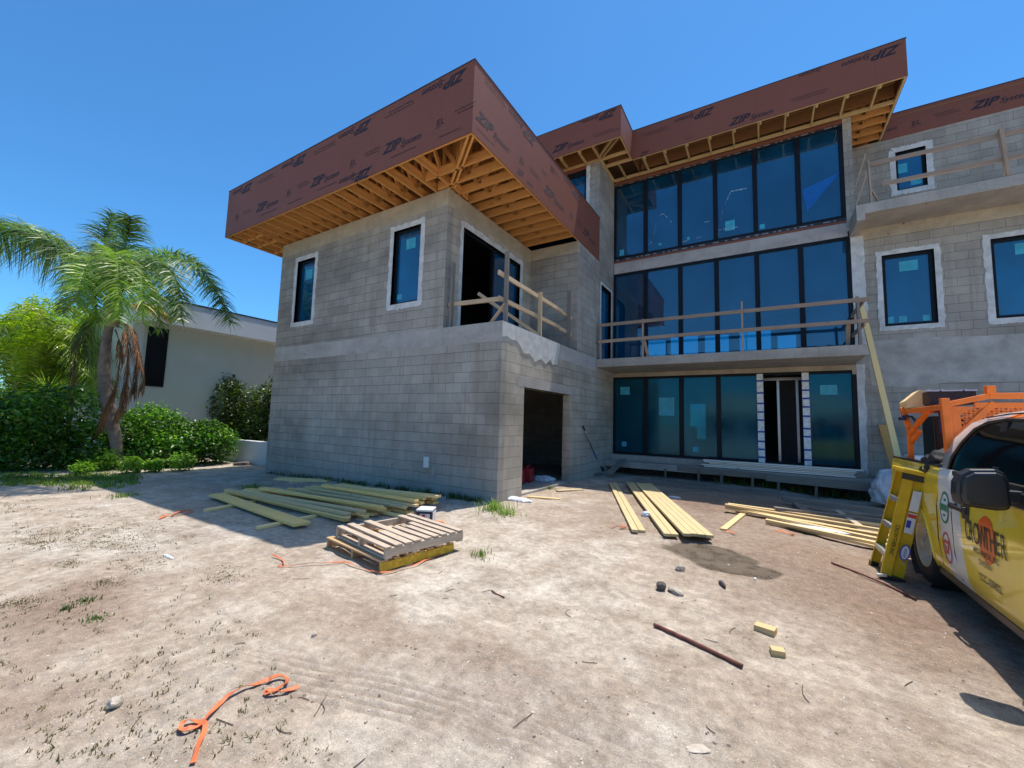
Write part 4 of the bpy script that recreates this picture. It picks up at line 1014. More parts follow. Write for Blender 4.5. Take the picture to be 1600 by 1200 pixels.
stone((1063, 891), .05, 'stone', 'rounded grey stone at the left rim of the wet patch', (1, .9, .8), 2)
stone((1033, 921), .055, 'darkstone', 'dark angular stone left of the flat concrete chip', (1, .9, .9), 3)
stone((1056, 926), .085, 'stone', 'flat pale concrete chip below the wet patch', (1.1, .7, .35), 4, 'concrete_chip', 'chip')
stone((1129, 915), .05, 'darkstone', 'dark elongated clod below the wet patch', (1.5, .6, .6), 5)
stone((1180, 904), .022, 'stucco', 'small white chip at the right rim of the wet patch', (1.3, .7, .5), 6, 'concrete_chip', 'chip')
stone((491, 994), .022, 'stone', 'small stone alone on the bare sand before the pallets', (1, .8, .8), 7)
stone((1138, 884), .014, 'stucco', 'tiny pale chip in the middle of the wet patch', (1, 1, .7), 8, 'concrete_chip', 'chip')
stone((1092, 1172), .05, 'sandstone', 'flat half buried pale slab at the bottom edge', (1.3, .6, .2), 14, 'concrete_chip', 'chip')

stone((378, 727), .16, 'darkstone', 'dark rubbish heap before the low white wall', (1.7, .8, .5), 12, 'rubble', 'rubble')

# ================================================================== ORANGE STRAPS
def strap(pxs, wd, label, lift=.012, name='strap', twist=True):
    P = [G(*q) for q in pxs]; P = [Vector((p.x, p.y, 0)) for p in P]
    # resample with Catmull-Rom
    Q = []
    for i in range(len(P)-1):
        p0, p1, p2, p3 = P[max(i-1, 0)], P[i], P[i+1], P[min(i+2, len(P)-1)]
        for k in range(7):
            t = k/7; Q.append(.5*((2*p1)+(p2-p0)*t+(2*p0-5*p1+4*p2-p3)*t*t+(3*p1-p0-3*p2+p3)*t**3))
    Q.append(P[-1]); mb = MB(); L = []; n = len(Q); rr = random.Random(n)
    ph = rr.uniform(0, 6)
    for i, q in enumerate(Q):
        d = (Q[min(i+1, n-1)]-Q[max(i-1, 0)]).normalized(); s = Vector((-d.y, d.x, 0)); tw = (.5*math.sin(i*.35+ph)) if twist else 0
        z = gz(q.x, q.y)+lift+.012*abs(math.sin(i*.23+ph)); c = Vector((q.x, q.y, z)); u = s*math.cos(tw)+Vector((0, 0, 1))*math.sin(tw)
        L.append((c-u*wd/2, c+u*wd/2, c+u*wd/2+Vector((0, 0, .003)), c-u*wd/2+Vector((0, 0, .003))))
    for i in range(n-1):
        a, b = L[i], L[i+1]
        for k in range(4):
            j = (k+1) % 4; mb.face([a[k], a[j], b[j], b[k]], smooth=False)
    mb.face(L[0]); mb.face(L[-1][::-1])
    o = mb.build(name, M['orange'], None); c = Q[0].copy(); o.data.transform(Matrix.Translation(-c)); o.location = c
    return tag(o, label, 'strap')
strap([(301, 1200), (309, 1175), (318, 1152), (319, 1140), (305, 1131), (287, 1135), (282, 1145), (293, 1148), (312, 1138), (330, 1118), (352, 1095), (380, 1080), (410, 1068), (440, 1061), (449, 1066), (443, 1075), (425, 1083), (415, 1085), (420, 1088), (440, 1086), (467, 1077)], .023, 'long looped orange webbing strap in the left foreground')
strap([(425, 870), (440, 876), (443, 884), (436, 889), (480, 885), (530, 882), (548, 886), (575, 893), (600, 897), (625, 892), (650, 884), (668, 876), (690, 868)], .016, 'thin orange strap trailing under the pallets')
strap([(249, 812), (262, 807), (280, 806), (300, 801), (292, 799), (276, 803), (268, 808)], .03, 'orange strap scrap at the left edge of the shade', name='strap')
strap([(678, 815), (688, 819), (697, 823), (690, 817), (683, 822), (690, 825)], .03, 'curled orange strap behind the right corner of the pallets')
strap([(955, 826), (967, 822), (978, 824), (968, 827), (984, 826)], .02, 'thin orange strap below the narrow board pair')
strap([(1210, 829), (1222, 832), (1240, 838), (1235, 834)], .03, 'orange strap scrap below the long pine boards')
strap([(1130, 832), (1142, 833), (1150, 837)], .02, 'tiny orange strap scrap by the short pine piece')

# ================================================================== PALLETS
def pallet(name, label, ox, uxy, L, Wd, z0, mat, side, n_deck, seed, broken=0.0):
    """ox = corner (x,y); uxy = unit vector along the stringers; L along stringers, Wd across"""
    rr = random.Random(seed); t = thing(name, label, 'pallet', (ox[0], ox[1], z0), 0, 'stacked pallets')
    u = Vector((uxy[0], uxy[1], 0)).normalized(); v = Vector((-u.y, u.x, 0)); o = Vector((ox[0], ox[1], z0))
    for k in range(3):
        s = MB(); a = o+v*(.02+(Wd-.04)*k/2)+Vector((0, 0, .066)); s.beam(a, a+u*L, .038, .088); s.build('stringer', M[side] if k == 0 else M[mat], t, bevel=.002)
    for lvl, nb, z in (('bottom', 4, .011), ('top', n_deck, .121)):
        for i in range(nb):
            w_ = rr.uniform(.07, .095); a = o+u*(w_/2+(L-w_)*i/(nb-1)+rr.uniform(-.008, .008))+Vector((0, 0, z+rr.uniform(0, .004)))
            e0, e1 = 0.0, Wd
            if lvl == 'top' and rr.random() < broken: e1 = Wd*rr.uniform(.45, .7)
            s = MB(); s.beam(a+v*e0+u*rr.uniform(-.01, .01), a+v*e1+u*rr.uniform(-.01, .01)+Vector((0, 0, rr.uniform(0, .006))), w_, .02); s.build('deck_board', M[mat], t, bevel=.002)
    return t
pa, pb, pc = G(595, 896), G(503, 857), G(706, 862)
M['yellowwood'] = plain('yellow painted wood', (.62, .40, .03), .7, var=.3, scale=18, bump=.4)
e1 = (pc-pa); e1.z = 0; e1.normalize(); zg = gz(pa.x, pa.y)-.005
# stringers run along the right-hand (yellow) side
pallet('wooden_pallet', 'lower pallet with a yellow painted side under the grey pallet', (pa.x, pa.y), e1, .99, 1.20, zg, 'roofwood2', 'yellowwood', 7, 4)
pallet('wooden_pallet', 'upper weathered grey pallet with broken slats lying skewed on top', (pa.x-e1.x*.0+.02, pa.y+.03), Vector((e1.x+.03, e1.y-.02, 0)), 1.06, 1.14, zg+.135, 'weathered', 'weathered', 9, 11, .28)
# the small carton beside the pallets
p = G(664, 818); c = thing('battery_carton', 'small black and white box standing behind the pallets', 'box', (p.x, p.y, gz(p.x, p.y)), .5)
def rbox(t, nm, x0, x1, y0, y1, z0, z1, mat, bev=.01):
    mb = MB(); mb.box(x0, x1, y0, y1, z0, z1); o = mb.build(nm, M[mat], None, bevel=bev); o.parent = t; return o
rbox(c, 'box_body', -.11, .13, -.13, .13, 0, .20, 'darkmetal'); rbox(c, 'lid', -.112, .132, -.132, .132, .20, .23, 'plastic_white'); rbox(c, 'label_panel', -.05, .10, -.136, -.131, .05, .17, 'plastic_white', .002); rbox(c, 'stripe', -.02, .03, -.139, -.1365, .06, .16, 'redplastic', .001); rbox(c, 'side_panel', .131, .136, -.10, .11, .03, .19, 'plastic_white', .002)

# items inside the garage door and by the wall
def at3(x, y, z): return Vector((x, y, z))
gc = thing('fuel_can', 'red plastic fuel can standing just inside the garage door', 'fuel can', (-5.0, 9.0, .03), .3)
rbox(gc, 'can_body', -.13, .13, -.18, .18, 0, .34, 'redplastic', .03); rbox(gc, 'handle', -.03, .03, -.13, .06, .34, .40, 'redplastic', .012); mb = MB(); mb.lathe((0, .13, .33), (0, .3, 1), [(0, .03), (.05, .03), (.05, .035), (.09, .035), (.1, .0)], 12); oo = mb.build('cap', M['darkmetal'], None); oo.parent = gc
gc2 = thing('tool_case', 'dark red case beside the fuel can inside the garage', 'case', (-5.0, 8.55, .03), .3)
rbox(gc2, 'case_body', -.14, .14, -.14, .14, 0, .30, 'redplastic', .02); rbox(gc2, 'lid', -.145, .145, -.145, .145, .30, .35, 'redplastic', .02)
def rag(name, label, cat, x, y, z, r, mat, seed, sq=(1.2, .8, .5)):
    import bmesh
    rr = np.random.default_rng(seed); bm = bmesh.new(); bmesh.ops.create_icosphere(bm, subdivisions=5, radius=1); ks = rr.normal(size=(14, 3))*2.2; ph = rr.uniform(0, 6, 14)
    for v in bm.verts:
        c = np.array(v.co); d = sum(np.abs(np.sin(k@c*2+p))*.11 for k, p in zip(ks, ph))-.6
        v.co = Vector(c*(1+d*.55))*r; v.co.x *= sq[0]; v.co.y *= sq[1]; v.co.z = max(v.co.z*sq[2], -r*sq[2]*.45)
    me = bpy.data.meshes.new(name); bm.to_mesh(me); bm.free(); me.materials.append(M[mat]); me.polygons.foreach_set('use_smooth', [True]*len(me.polygons)); o = bpy.data.objects.new(name, me); link(o)
    o.location = (x, y, z+r*sq[2]*.45); return tag(o, label, cat)
rag('cement_bag', 'crumpled pale bag on the floor inside the garage door', 'bag', -4.75, 9.35, .03, .2, 'plastic_white', 31, (1.3, .8, .4))
p = G(806, 782); rag('plastic_sheet', 'crumpled white plastic scrap beside the garage corner grass', 'plastic scrap', p.x, p.y, .0, .16, 'plastic_white', 32, (1.8, .7, .25))
p = G(1010, 807); rag('plastic_sheet', 'small white plastic scrap by the end of the narrow board pair', 'plastic scrap', p.x, p.y, gz(p.x, p.y), .07, 'plastic_white', 33, (1, .8, .7))
p = G(1262, 828); rag('plastic_sheet', 'flattened pale wrapping under the long pine boards', 'plastic scrap', p.x, p.y, gz(p.x, p.y), .22, 'plastic_white', 34, (1.9, .5, .18))
p = G(1054, 775+3); rag('plastic_sheet', 'small pale scrap on the soil behind the sunlit stack', 'plastic scrap', p.x, p.y, gz(p.x, p.y), .07, 'plastic_white', 35, (1.5, .8, .3))
p = G(263, 870); rag('plastic_sheet', 'small white paper scrap on the sand left of the shade', 'paper scrap', p.x, p.y, gz(p.x, p.y), .05, 'plastic_white', 36, (2.0, .35, .2))
# shovel leaning on the wall
sh = thing('shovel', 'long handled blue and grey shovel leaning on the side wall beside the porch', 'shovel', (-3.35, 11.6, 0))
a = Vector(on(911, 666, x=-4.12)); b = Vector(G(941, 740)); b.z = .02; m_ = a+(b-a)*.08
mb = MB(); mb.tube([a, m_], .024, 10); mb.build('grip', M['darkmetal'], sh)
mb = MB(); mb.tube([m_, a+(b-a)*.5], .016, 10); mb.build('handle', M['steel'], sh)
mb = MB(); mb.tube([a+(b-a)*.5, a+(b-a)*.68], .021, 10); mb.build('sleeve', M['bluetape'], sh)
mb = MB(); mb.tube([a+(b-a)*.68, a+(b-a)*.86], .016, 10); mb.build('lower_handle', M['steel'], sh)
d = (b-a).normalized(); s = d.cross(Vector((0, 0, 1))).normalized(); nrm = s.cross(d); q = a+(b-a)*.84
out = [q-s*.02, q-s*.10+d*.03, q-s*.115+d*.17, q-s*.07+d*.27, q+d*.31, q+s*.07+d*.27, q+s*.115+d*.17, q+s*.10+d*.03, q+s*.02]
mb = MB(); mb.prism(out, nrm*.006); mb.build('blade', M['darkmetal'], sh)
# white sacks and sheeting by the right pier
rag('plastic_sheet', 'white plastic sheeting bunched at the foot of the right pier', 'plastic sheet', 2.42, 11.7, .0, .42, 'plastic_white', 41, (1.0, .7, 1.1))
ws = thing('wrapped_board_stack', 'pale wrapped stack standing behind the ladder and the truck bed', 'wrapped stack', (3.0, 11.2, 0), 0)
mb = MB(); mb.box(2.42, 4.3, 11.1, 11.5, -.1, 1.05); mb.build('wrapping', M['plastic_white'], ws, bevel=.03); mb = MB(); mb.box(2.40, 2.44, 11.15, 11.45, .2, .9); mb.build('strap_band', M['bluetape'], ws)

# ================================================================== PICKUP TRUCK
def truckpaint():
    m, nt_, b, out = newmat('vehicle wrap yellow white orange'); n = N(nt_); pos = n.geo('Position')
    sep = n.add('ShaderNodeSeparateXYZ'); n.ln(pos, sep.inputs[0]); y, z = sep.outputs[1], sep.outputs[2]
    yl = n.math('ADD', n.math('MULTIPLY', z, .19), 5.40); yr = n.math('ADD', n.math('MULTIPLY', z, .05), 5.01)
    white = n.math('MULTIPLY', n.math('LESS_THAN', y, yl), n.math('GREATER_THAN', y, yr))
    top = n.math('GREATER_THAN', z, 1.19)
    pill = n.math('MULTIPLY', top, n.math('GREATER_THAN', y, 4.72))
    roof = n.math('MULTIPLY', top, n.math('LESS_THAN', y, 4.72))
    col = n.mix(white, (.86, .62, .04), (.80, .80, .79)); col = n.mix(pill, col, (.62, .63, .63)); col = n.mix(roof, col, (.82, .19, .012))
    d = n.noise(pos, 3, 5, .6); col = n.mix(1.0, col, n.ramp(d, [(.3, .9), (.7, 1.06)]), 'MULTIPLY')
    dust = n.ramp(n.math('ADD', n.math('MULTIPLY', z, -1.6), n.noise(pos, 6, 5, .7)), [(.0, 0), (.45, .45)])
    col = n.mix(dust, col, (.34, .28, .2))
    n.ln(col, b.inputs['Base Color']); b.inputs['Roughness'].default_value = .22; b.inputs['Coat Weight'].default_value = .6; b.inputs['Coat Roughness'].default_value = .05
    return m
M['wrap'] = truckpaint(); M['pale_wrap'] = plain('paler wrap yellow', (.74, .58, .10), .25, coat=.5)
M['rack'] = plain('orange rack paint', (.92, .19, .015), .4, var=.15)
M['tyre'] = plain('tyre rubber', (.018, .018, .019), .8, var=.25, scale=20, bump=.4)
M['rim'] = plain('pale steel rim', (.52, .47, .36), .5, var=.15)
M['blackplastic'] = plain('satin black plastic', (.02, .02, .022), .35, var=.1)
M['glassdark'] = plain('tinted vehicle glass', (.004, .004, .005), .04, var=.05, spec=.6)
M['green_ink'] = plain('green mark', (.01, .20, .11), .4); M['red_ink'] = plain('red mark', (.55, .04, .03), .4); M['black_ink'] = plain('black lettering', (.01, .01, .01), .4); M['sun_ink'] = plain('orange disc', (.75, .12, .01), .35)
TK = thing('pickup_truck', 'yellow white and orange work pickup truck with an orange ladder rack', 'pickup truck', (2.38, 4.6, -.1))
XS, XE = 1.40, 3.36
def prof(z):   # side sheet bulge (x offset from XS) with height
    return float(np.interp(z, [.16, .28, .50, .84, .89, 1.0, 1.12, 1.17], [.07, .02, .0, .0, .011, .012, .03, .055]))
WR, WF, RZ = 6.32, 3.20, .30
def side(x_of, flip):
    mb = MB(); ysl = np.arange(2.25, 7.32, .06); zsl = np.concatenate([np.arange(.17, 1.17, .05), [1.17]])
    def snap(y, z):
        for wy in (WR, WF):
            r = math.hypot(y-wy, z-RZ)
            if r < .47: k = .47/max(r, .02); return wy+(y-wy)*k, RZ+(z-RZ)*k, True
        return y, z, False
    for i in range(len(ysl)-1):
        for j in range(len(zsl)-1):
            c = [(ysl[i], zsl[j]), (ysl[i+1], zsl[j]), (ysl[i+1], zsl[j+1]), (ysl[i], zsl[j+1])]
            s = [snap(*q) for q in c]
            if all(q[2] for q in s): continue
            P = []
            for q in s:
                zz = min(max(q[1], .17), 1.17); nose = max(0, 2.75-q[0])
                top = 1.17 if q[0] > 3.75 else 1.17-.10*min(1, (3.75-q[0])/1.2)
                zz = min(zz, top); P.append((x_of(prof(zz)+nose*nose*.5), q[0], zz))
            mb.face(P if flip else P[::-1], smooth=True)
    return mb
mb = side(lambda o: XS+o, True); mb2 = side(lambda o: XE-o, False)
mb.v += []; b0 = len(mb.v); mb.v += mb2.v; mb.f += [tuple(i+b0 for i in f) for f in mb2.f]; mb.uv += mb2.uv; mb.mi += mb2.mi; mb.sm += mb2.sm
mb.box(XS+.13, XE-.13, 2.27, 5.55, .30, 1.05); mb.prism([(XS+.1, 2.3, 1.05), (XS+.06, 3.75, 1.165), (XE-.06, 3.75, 1.165), (XE-.1, 2.3, 1.05)], (0, 0, .012)); mb.prism([(XS+.12, 2.262, .35), (XE-.12, 2.262, .35), (XE-.12, 2.262, 1.06), (XS+.12, 2.262, 1.06)], (0, .02, 0))
mb.box(XS+.05, XE-.05, 7.26, 7.30, .4, 1.15); mb.box(XS+.04, XS+.10, 5.62, 7.26, .5, 1.168); mb.box(XE-.10, XE-.04, 5.62, 7.26, .5, 1.168)
body = mb.build('body', M['wrap'], TK)
mb = MB(); mb.box(XS+.1, XE-.1, 5.62, 7.26, .45, .52); mb.box(XS+.2, XE-.2, 2.5, 7.2, .22, .34); mb.build('chassis', M['darkmetal'], TK)
mb = MB(); mb.box(XS+.035, XS+.105, 5.64, 7.28, 1.168, 1.19); mb.build('bed_rail_cap', M['blackplastic'], TK, bevel=.006)
# cab shell: pillars and roof as a loft
def xs_cab(z): return XS+float(np.interp(z, [1.17, 1.35, 1.58, 1.66, 1.70], [.055, .085, .15, .21, .34]))
rear = [(5.62, 1.15), (5.60, 1.30), (5.46, 1.46), (5.22, 1.60), (4.98, 1.672), (4.7, 1.70)]
mb = MB()
def cab_sheet(edge_out, edge_in, flipx=False):
    for i in range(len(edge_out)-1):
        q = [edge_out[i], edge_out[i+1], edge_in[i+1], edge_in[i]]
        P = [((xs_cab(z) if not flipx else XS+XE-xs_cab(z)), y, z) for y, z in q]; mb.face(P, smooth=True)
wn_rear = [(5.46, 1.165), (5.42, 1.28), (5.28, 1.42), (5.10, 1.545), (4.93, 1.60), (4.66, 1.620)]
top_out = [(4.7, 1.70), (4.2, 1.705), (3.9, 1.69), (3.6, 1.62)]; wn_top = [(4.66, 1.612), (4.3, 1.605), (3.95, 1.58), (3.62, 1.50)]
apil_out = [(3.6, 1.62), (3.25, 1.40), (2.95, 1.17)]; apil_in = [(3.62, 1.50), (3.36, 1.33), (3.12, 1.17)]
for fx in (False, True):
    cab_sheet(rear, wn_rear, fx); cab_sheet(top_out, wn_top, fx); cab_sheet(apil_out, apil_in, fx)
# roof skin, back and windscreen frame
rf = [(5.62, 1.15), (5.60, 1.30), (5.46, 1.46), (5.22, 1.60), (4.98, 1.672), (4.7, 1.70), (4.2, 1.705), (3.9, 1.69), (3.6, 1.62)]
for (y0, z0), (y1, z1) in zip(rf[:-1], rf[1:]):
    nn = 6
    def pt(t, y, z):
        a = xs_cab(z); bx_ = XS+XE-a; return (a+(bx_-a)*t, y, z+.055*(1-(2*t-1)**2)*(1 if z > 1.55 else 0))
    for k in range(nn): mb.face([pt(k/nn, y0, z0), pt((k+1)/nn, y0, z0), pt((k+1)/nn, y1, z1), pt(k/nn, y1, z1)], smooth=True)
mb.build('cab_roof', M['wrap'], TK)
mb = MB(); mb.tube([(xs_cab(z)-.004, y, z) for y, z in [(5.02, 1.640), (4.7, 1.662), (4.2, 1.665), (3.9, 1.645), (3.6, 1.58)]], .006, 6); mb.build('roof_gutter', M['blackplastic'], TK)
wl = [(5.46, 1.165), (5.42, 1.28), (5.28, 1.42), (5.10, 1.545), (4.93, 1.60), (4.66, 1.620), (4.3, 1.605), (3.95, 1.58), (3.62, 1.50), (3.36, 1.33), (3.12, 1.165)]
for nm, fx in (('side_window', False), ('side_window', True)):
    mb = MB(); base = [(y, 1.165) for y, z in wl]
    for i in range(len(wl)-1):
        for (za0, za1, zb0, zb1) in [(wl[i][1], 1.165, wl[i+1][1], 1.165)]:
            m_ = 4
            for k in range(m_):
                f0, f1 = k/m_, (k+1)/m_
                q = [(wl[i][0], za1+(za0-za1)*f0), (wl[i+1][0], zb1+(zb0-zb1)*f0), (wl[i+1][0], zb1+(zb0-zb1)*f1), (wl[i][0], za1+(za0-za1)*f1)]
                P = [((xs_cab(z)+.012 if not fx else XS+XE-xs_cab(z)-.012), y, z) for y, z in q]; mb.face(P, smooth=True)
    mb.build(nm, M['glassdark'], TK)
mb = MB(); mb.tube([(xs_cab(z)+.004, y, z) for y, z in wl], .012, 6, mi=0); mb.build('window_seal', M['blackplastic'], TK)
mb = MB(); mb.prism([(xs_cab(1.17)+.004, 4.62, 1.17), (xs_cab(1.17)+.004, 4.52, 1.17), (xs_cab(1.60)+.004, 4.60, 1.60), (xs_cab(1.60)+.004, 4.70, 1.60)], (.012, 0, 0)); mb.build('door_pillar', M['blackplastic'], TK)
mb = MB(); mb.prism([(XS+.16, 3.2, 1.165), (XE-.16, 3.2, 1.165), (XE-.28, 3.62, 1.60), (XS+.28, 3.62, 1.60)], (0, .01, 0)); mb.build('windscreen', M['glassdark'], TK)
mb = MB(); mb.box(XS+.3, XE-.3, 3.8, 5.3, 1.0, 1.17); mb.box(XS+.35, XS+.85, 4.75, 4.95, 1.1, 1.5); mb.box(XE-.85, XE-.35, 4.75, 4.95, 1.1, 1.5); mb.build('cab_interior', M['blackplastic'], TK)
mb = MB(); mb.box(XS+.020, XS+.05, 3.5, 5.24, 1.125, 1.172); mb.build('belt_moulding', M['blackplastic'], TK, bevel=.006)
mb = MB(); mb.box(XS-.004, XS+.03, 3.5, 4.22, 1.02, 1.13); mb.build('mirror_base', M['blackplastic'], TK, bevel=.012)
mb = MB(); mb.box(1.345, XS+.02, 4.02, 4.12, 1.06, 1.14); mb.build('mirror_arm', M['blackplastic'], TK, bevel=.012)
mb = MB(); oz = [(1.112, 1.03), (1.104, 1.09), (1.11, 1.17), (1.135, 1.225), (1.185, 1.262), (1.30, 1.272), (1.345, 1.255), (1.362, 1.20), (1.368, 1.06), (1.355, 1.012), (1.30, 1.0), (1.14, 1.012)]
mb.prism([(x, 4.03, z) for x, z in oz], (0, .11, 0)); mb.prism([(1.238+(x-1.238)*.86, 3.985, 1.14+(z-1.14)*.86) for x, z in oz], (0, .046, 0)); mir = mb.build('wing_mirror', M['blackplastic'], TK, bevel=.02)
mb = MB(); mb.prism([(1.238+(x-1.238)*.85, 4.142, 1.14+(z-1.14)*.85) for x, z in oz], (0, .004, 0)); mb.build('mirror_glass', M['glassdark'], mir)
# door handle and seams
mb = MB(); mb.box(XS-.04, XS-.018, 4.90, 5.17, .855, .89); mb.box(XS-.03, XS+.01, 5.12, 5.18, .845, .90); mb.box(XS-.03, XS+.01, 4.88, 4.93, .845, .90); hd = mb.build('door_handle', M['blackplastic'], TK, bevel=.008)
mb = MB(); mb.box(XS-.006, XS+.004, 4.86, 4.99, .80, .92); mb.build('handle_recess', M['blackplastic'], hd, bevel=.003)
def seam(pts):
    mb = MB(); mb.tube([(XS+prof(z)-.001, y, z) for y, z in pts], .0045, 5); mb.build('panel_gap', M['black_ink'], TK)
seam([(5.235, 1.165), (5.235, .8), (5.225, .45), (5.18, .24)]); seam([(3.86, 1.165), (3.84, .7), (3.80, .24)]); seam([(5.60, 1.15), (5.60, .8), (5.60, .5), (5.605, .26)])
# rocker and arch lips
mb = MB(); mb.box(XS+.05, XS+.10, 3.7, 5.85, .13, .20); mb.build('rocker_panel', M['blackplastic'], TK, bevel=.01)
for xo, wy in ((XS, WR), (XS, WF), (XE, WR), (XE, WF)):
    d = 1 if xo == XS else -1; mb = MB()
    P = [(xo+d*(prof(RZ+.47*math.sin(a))+.004), wy+.47*math.cos(a), RZ+.47*math.sin(a)) for a in np.linspace(-.25, math.pi+.25, 20) if RZ+.47*math.sin(a) > .17]
    mb.tube(P, .014, 6); mb.build('arch_lip', M['wrap'], TK)
    mb = MB(); mb.lathe((xo+d*.03, wy, RZ), (d, 0, 0), [(0, .465), (.45, .465), (.45, .01)], 24, cap=False); mb.build('wheel_well', M['darkmetal'], TK)
    wh = MB(); cx = xo+d*.05
    wh.lathe((cx, wy, RZ), (d, 0, 0), [(.012, .245), (.0, .30), (.0, .355), (.03, .385), (.06, .395), (.21, .395), (.24, .385), (.26, .30), (.26, .24)], 40, cap=False)
    for k in range(44):
        a = k*2*math.pi/44; c, s_ = math.cos(a), math.sin(a)
        wh.beam((cx+d*.05, wy+c*.393, RZ+s_*.393), (cx+d*.21, wy+c*.393, RZ+s_*.393), .028, .012, up=(0, c, s_))
    wo_ = wh.build('wheel', M['tyre'], TK)
    rm = MB(); rm.lathe((cx+d*.012, wy, RZ), (d, 0, 0), [(.0, .245), (-.012, .238), (.0, .225), (.05, .205), (.055, .12), (.02, .10), (.01, .055), (-.015, .05), (-.02, .002)], 32, cap=False); rr_ = rm.build('rim', M['rim'], wo_)
    for k in range(8):
        a = k*2*math.pi/8+.2; nb_ = MB(); nb_.lathe((cx+d*.062, wy+math.cos(a)*.16, RZ+math.sin(a)*.16), (-d, 0, 0), [(0, .022), (.004, .02), (.0041, 0)], 10); nb_.build('vent_hole', M['black_ink'], wo_)
mb = MB(); mb.box(XS+.08, XE-.08, 2.12, 2.28, .30, .52); mb.build('front_bumper', M['darkmetal'], TK, bevel=.03); mb = MB(); mb.box(XS+.1, XE-.1, 7.31, 7.42, .32, .48); mb.build('rear_bumper', M['darkmetal'], TK, bevel=.03)
mb = MB(); mb.box(XS+.5, XE-.5, 2.24, 2.262, .55, .95); mb.build('grille', M['blackplastic'], TK, bevel=.01)
for x in (XS+.28, XE-.28): mb = MB(); mb.box(x-.17, x+.17, 2.25, 2.265, .68, .95); mb.build('headlight', M['plastic_white'], TK, bevel=.02)
# marks on the side
SP = lambda off: (lambda s, t: (XS+prof(t)-off, -s, t))
def flat(name, mat, pts, off=.0035, th=.0015):
    mb = MB(); n_ = len(pts); c = (sum(p[0] for p in pts)/n_, sum(p[1] for p in pts)/n_)
    for i in range(n_):
        a, b = pts[i], pts[(i+1) % n_]
        for k in range(4):
            f0, f1 = k/4, (k+1)/4
            q = [(c[0]+(a[0]-c[0])*f0, c[1]+(a[1]-c[1])*f0), (c[0]+(b[0]-c[0])*f0, c[1]+(b[1]-c[1])*f0), (c[0]+(b[0]-c[0])*f1, c[1]+(b[1]-c[1])*f1), (c[0]+(a[0]-c[0])*f1, c[1]+(a[1]-c[1])*f1)]
            mb.face([(XS+prof(z)-off, y, z) for y, z in q])
    return mb.build(name, M[mat], TK)
def ring(name, mat, cy, cz, ry, rz, wdt, off=.0035, a0=0, a1=2*math.pi, n_=28):
    mb = MB()
    for i in range(n_):
        t0, t1 = a0+(a1-a0)*i/n_, a0+(a1-a0)*(i+1)/n_
        q = [(cy+math.cos(t)*r1, cz+math.sin(t)*r2) for t, r1, r2 in ((t0, ry, rz), (t1, ry, rz), (t1, ry-wdt, rz-wdt), (t0, ry-wdt, rz-wdt))]
        mb.face([(XS+prof(z)-off, y, z) for y, z in q])
    return mb.build(name, M[mat], TK)
ell = lambda cy, cz, ry, rz, n_=28: [(cy+math.cos(a)*ry, cz+math.sin(a)*rz) for a in np.linspace(0, 2*math.pi, n_, endpoint=False)]
flat('cross_badge', 'white_paint', ell(5.40, .82, .105, .135), .0035); ring('badge_ring', 'green_ink', 5.40, .82, .11, .145, .022, .0045)
mb = MB()
for q in (((5.43, .74), (5.37, .74), (5.37, .90), (5.43, .90)), ((5.48, .79), (5.32, .79), (5.32, .85), (5.48, .85))): mb.face([(XS+prof(z)-(.005 if q[0][1] < .75 else .0055), y, z) for y, z in q])
mb.build('green_cross', M['green_ink'], TK)
ring('red_ring', 'red_ink', 5.40, .46, .10, .14, .018, .0035); 
lettering([('S7', -5.48, .40, .13, 0, .2, .02, 0, .8)], SP(.006), [M['red_ink']], 'red_mark', TK)
flat('orange_sun', 'sun_ink', ell(4.565, .715, .145, .175), .0035)
it = []
xx = -4.945
for ch, wdt in zip('CROWTHER', (.078, .082, .09, .105, .08, .09, .082, .08)):
    it.append((ch, xx, .645, .17, 0, 0, .010, 0, .56)); xx += wdt
# one joined word
_lettering(it, SP(.006), [M['black_ink']], 'door_lettering', TK)
_lettering([('MECHANICAL, INC.', -4.80, .575, .044, 0, 0, .008, 0, .80)], SP(.006), [M['black_ink']], 'door_lettering', TK)
_lettering([('DIVISION', -4.72, .50, .044, 0, 0, .008, 0, .85)], SP(.006), [M['black_ink']], 'door_lettering', TK)
_lettering([('CCC-059822', -4.76, .375, .058, 0, 0, .008, 0, .82)], SP(.006), [M['black_ink']], 'door_lettering', TK)
# paler chevron of the wrap on the door
flat('wrap_stripe', 'pale_wrap', [(4.30, 1.10), (4.12, 1.10), (4.12, .90), (4.42, .82)], .002) if 'pale_wrap' in M else None
# ---- ladder rack
RK = MB()
def bar(name, a, b, w_=.05, h_=.05, up=(0, 0, 1), mat='rack'):
    m_ = MB(); m_.beam(a, b, w_, h_, up=up); return m_.build(name, M[mat], rk, bevel=.004)
mb = MB(); mb.beam((1.52, 5.60, 1.17), (1.50, 5.60, 1.84), .07, .06, up=(1, 0, 0)); rk = mb.build('ladder_rack', M['rack'], TK, bevel=.004)
bar('rack_post', (3.26, 5.60, 1.17), (3.26, 5.60, 1.84), .07, .06, (1, 0, 0))
bar('rack_post', (1.50, 6.78, 1.17), (1.50, 6.78, 1.55), .05, .05, (1, 0, 0)); bar('rack_post', (3.26, 6.78, 1.17), (3.26, 6.78, 1.55), .05, .05, (1, 0, 0))
bar('rack_post', (1.50, 6.78, 1.55), (1.47, 6.90, 1.80), .05, .05, (1, 0, 0)); bar('rack_post', (3.26, 6.78, 1.55), (3.29, 6.90, 1.80), .05, .05, (1, 0, 0))
bar('rack_rail', (1.50, 6.92, 1.755), (1.50, 5.62, 1.755), .05, .05); bar('rack_rail', (3.26, 6.92, 1.755), (3.26, 5.62, 1.755), .05, .05)
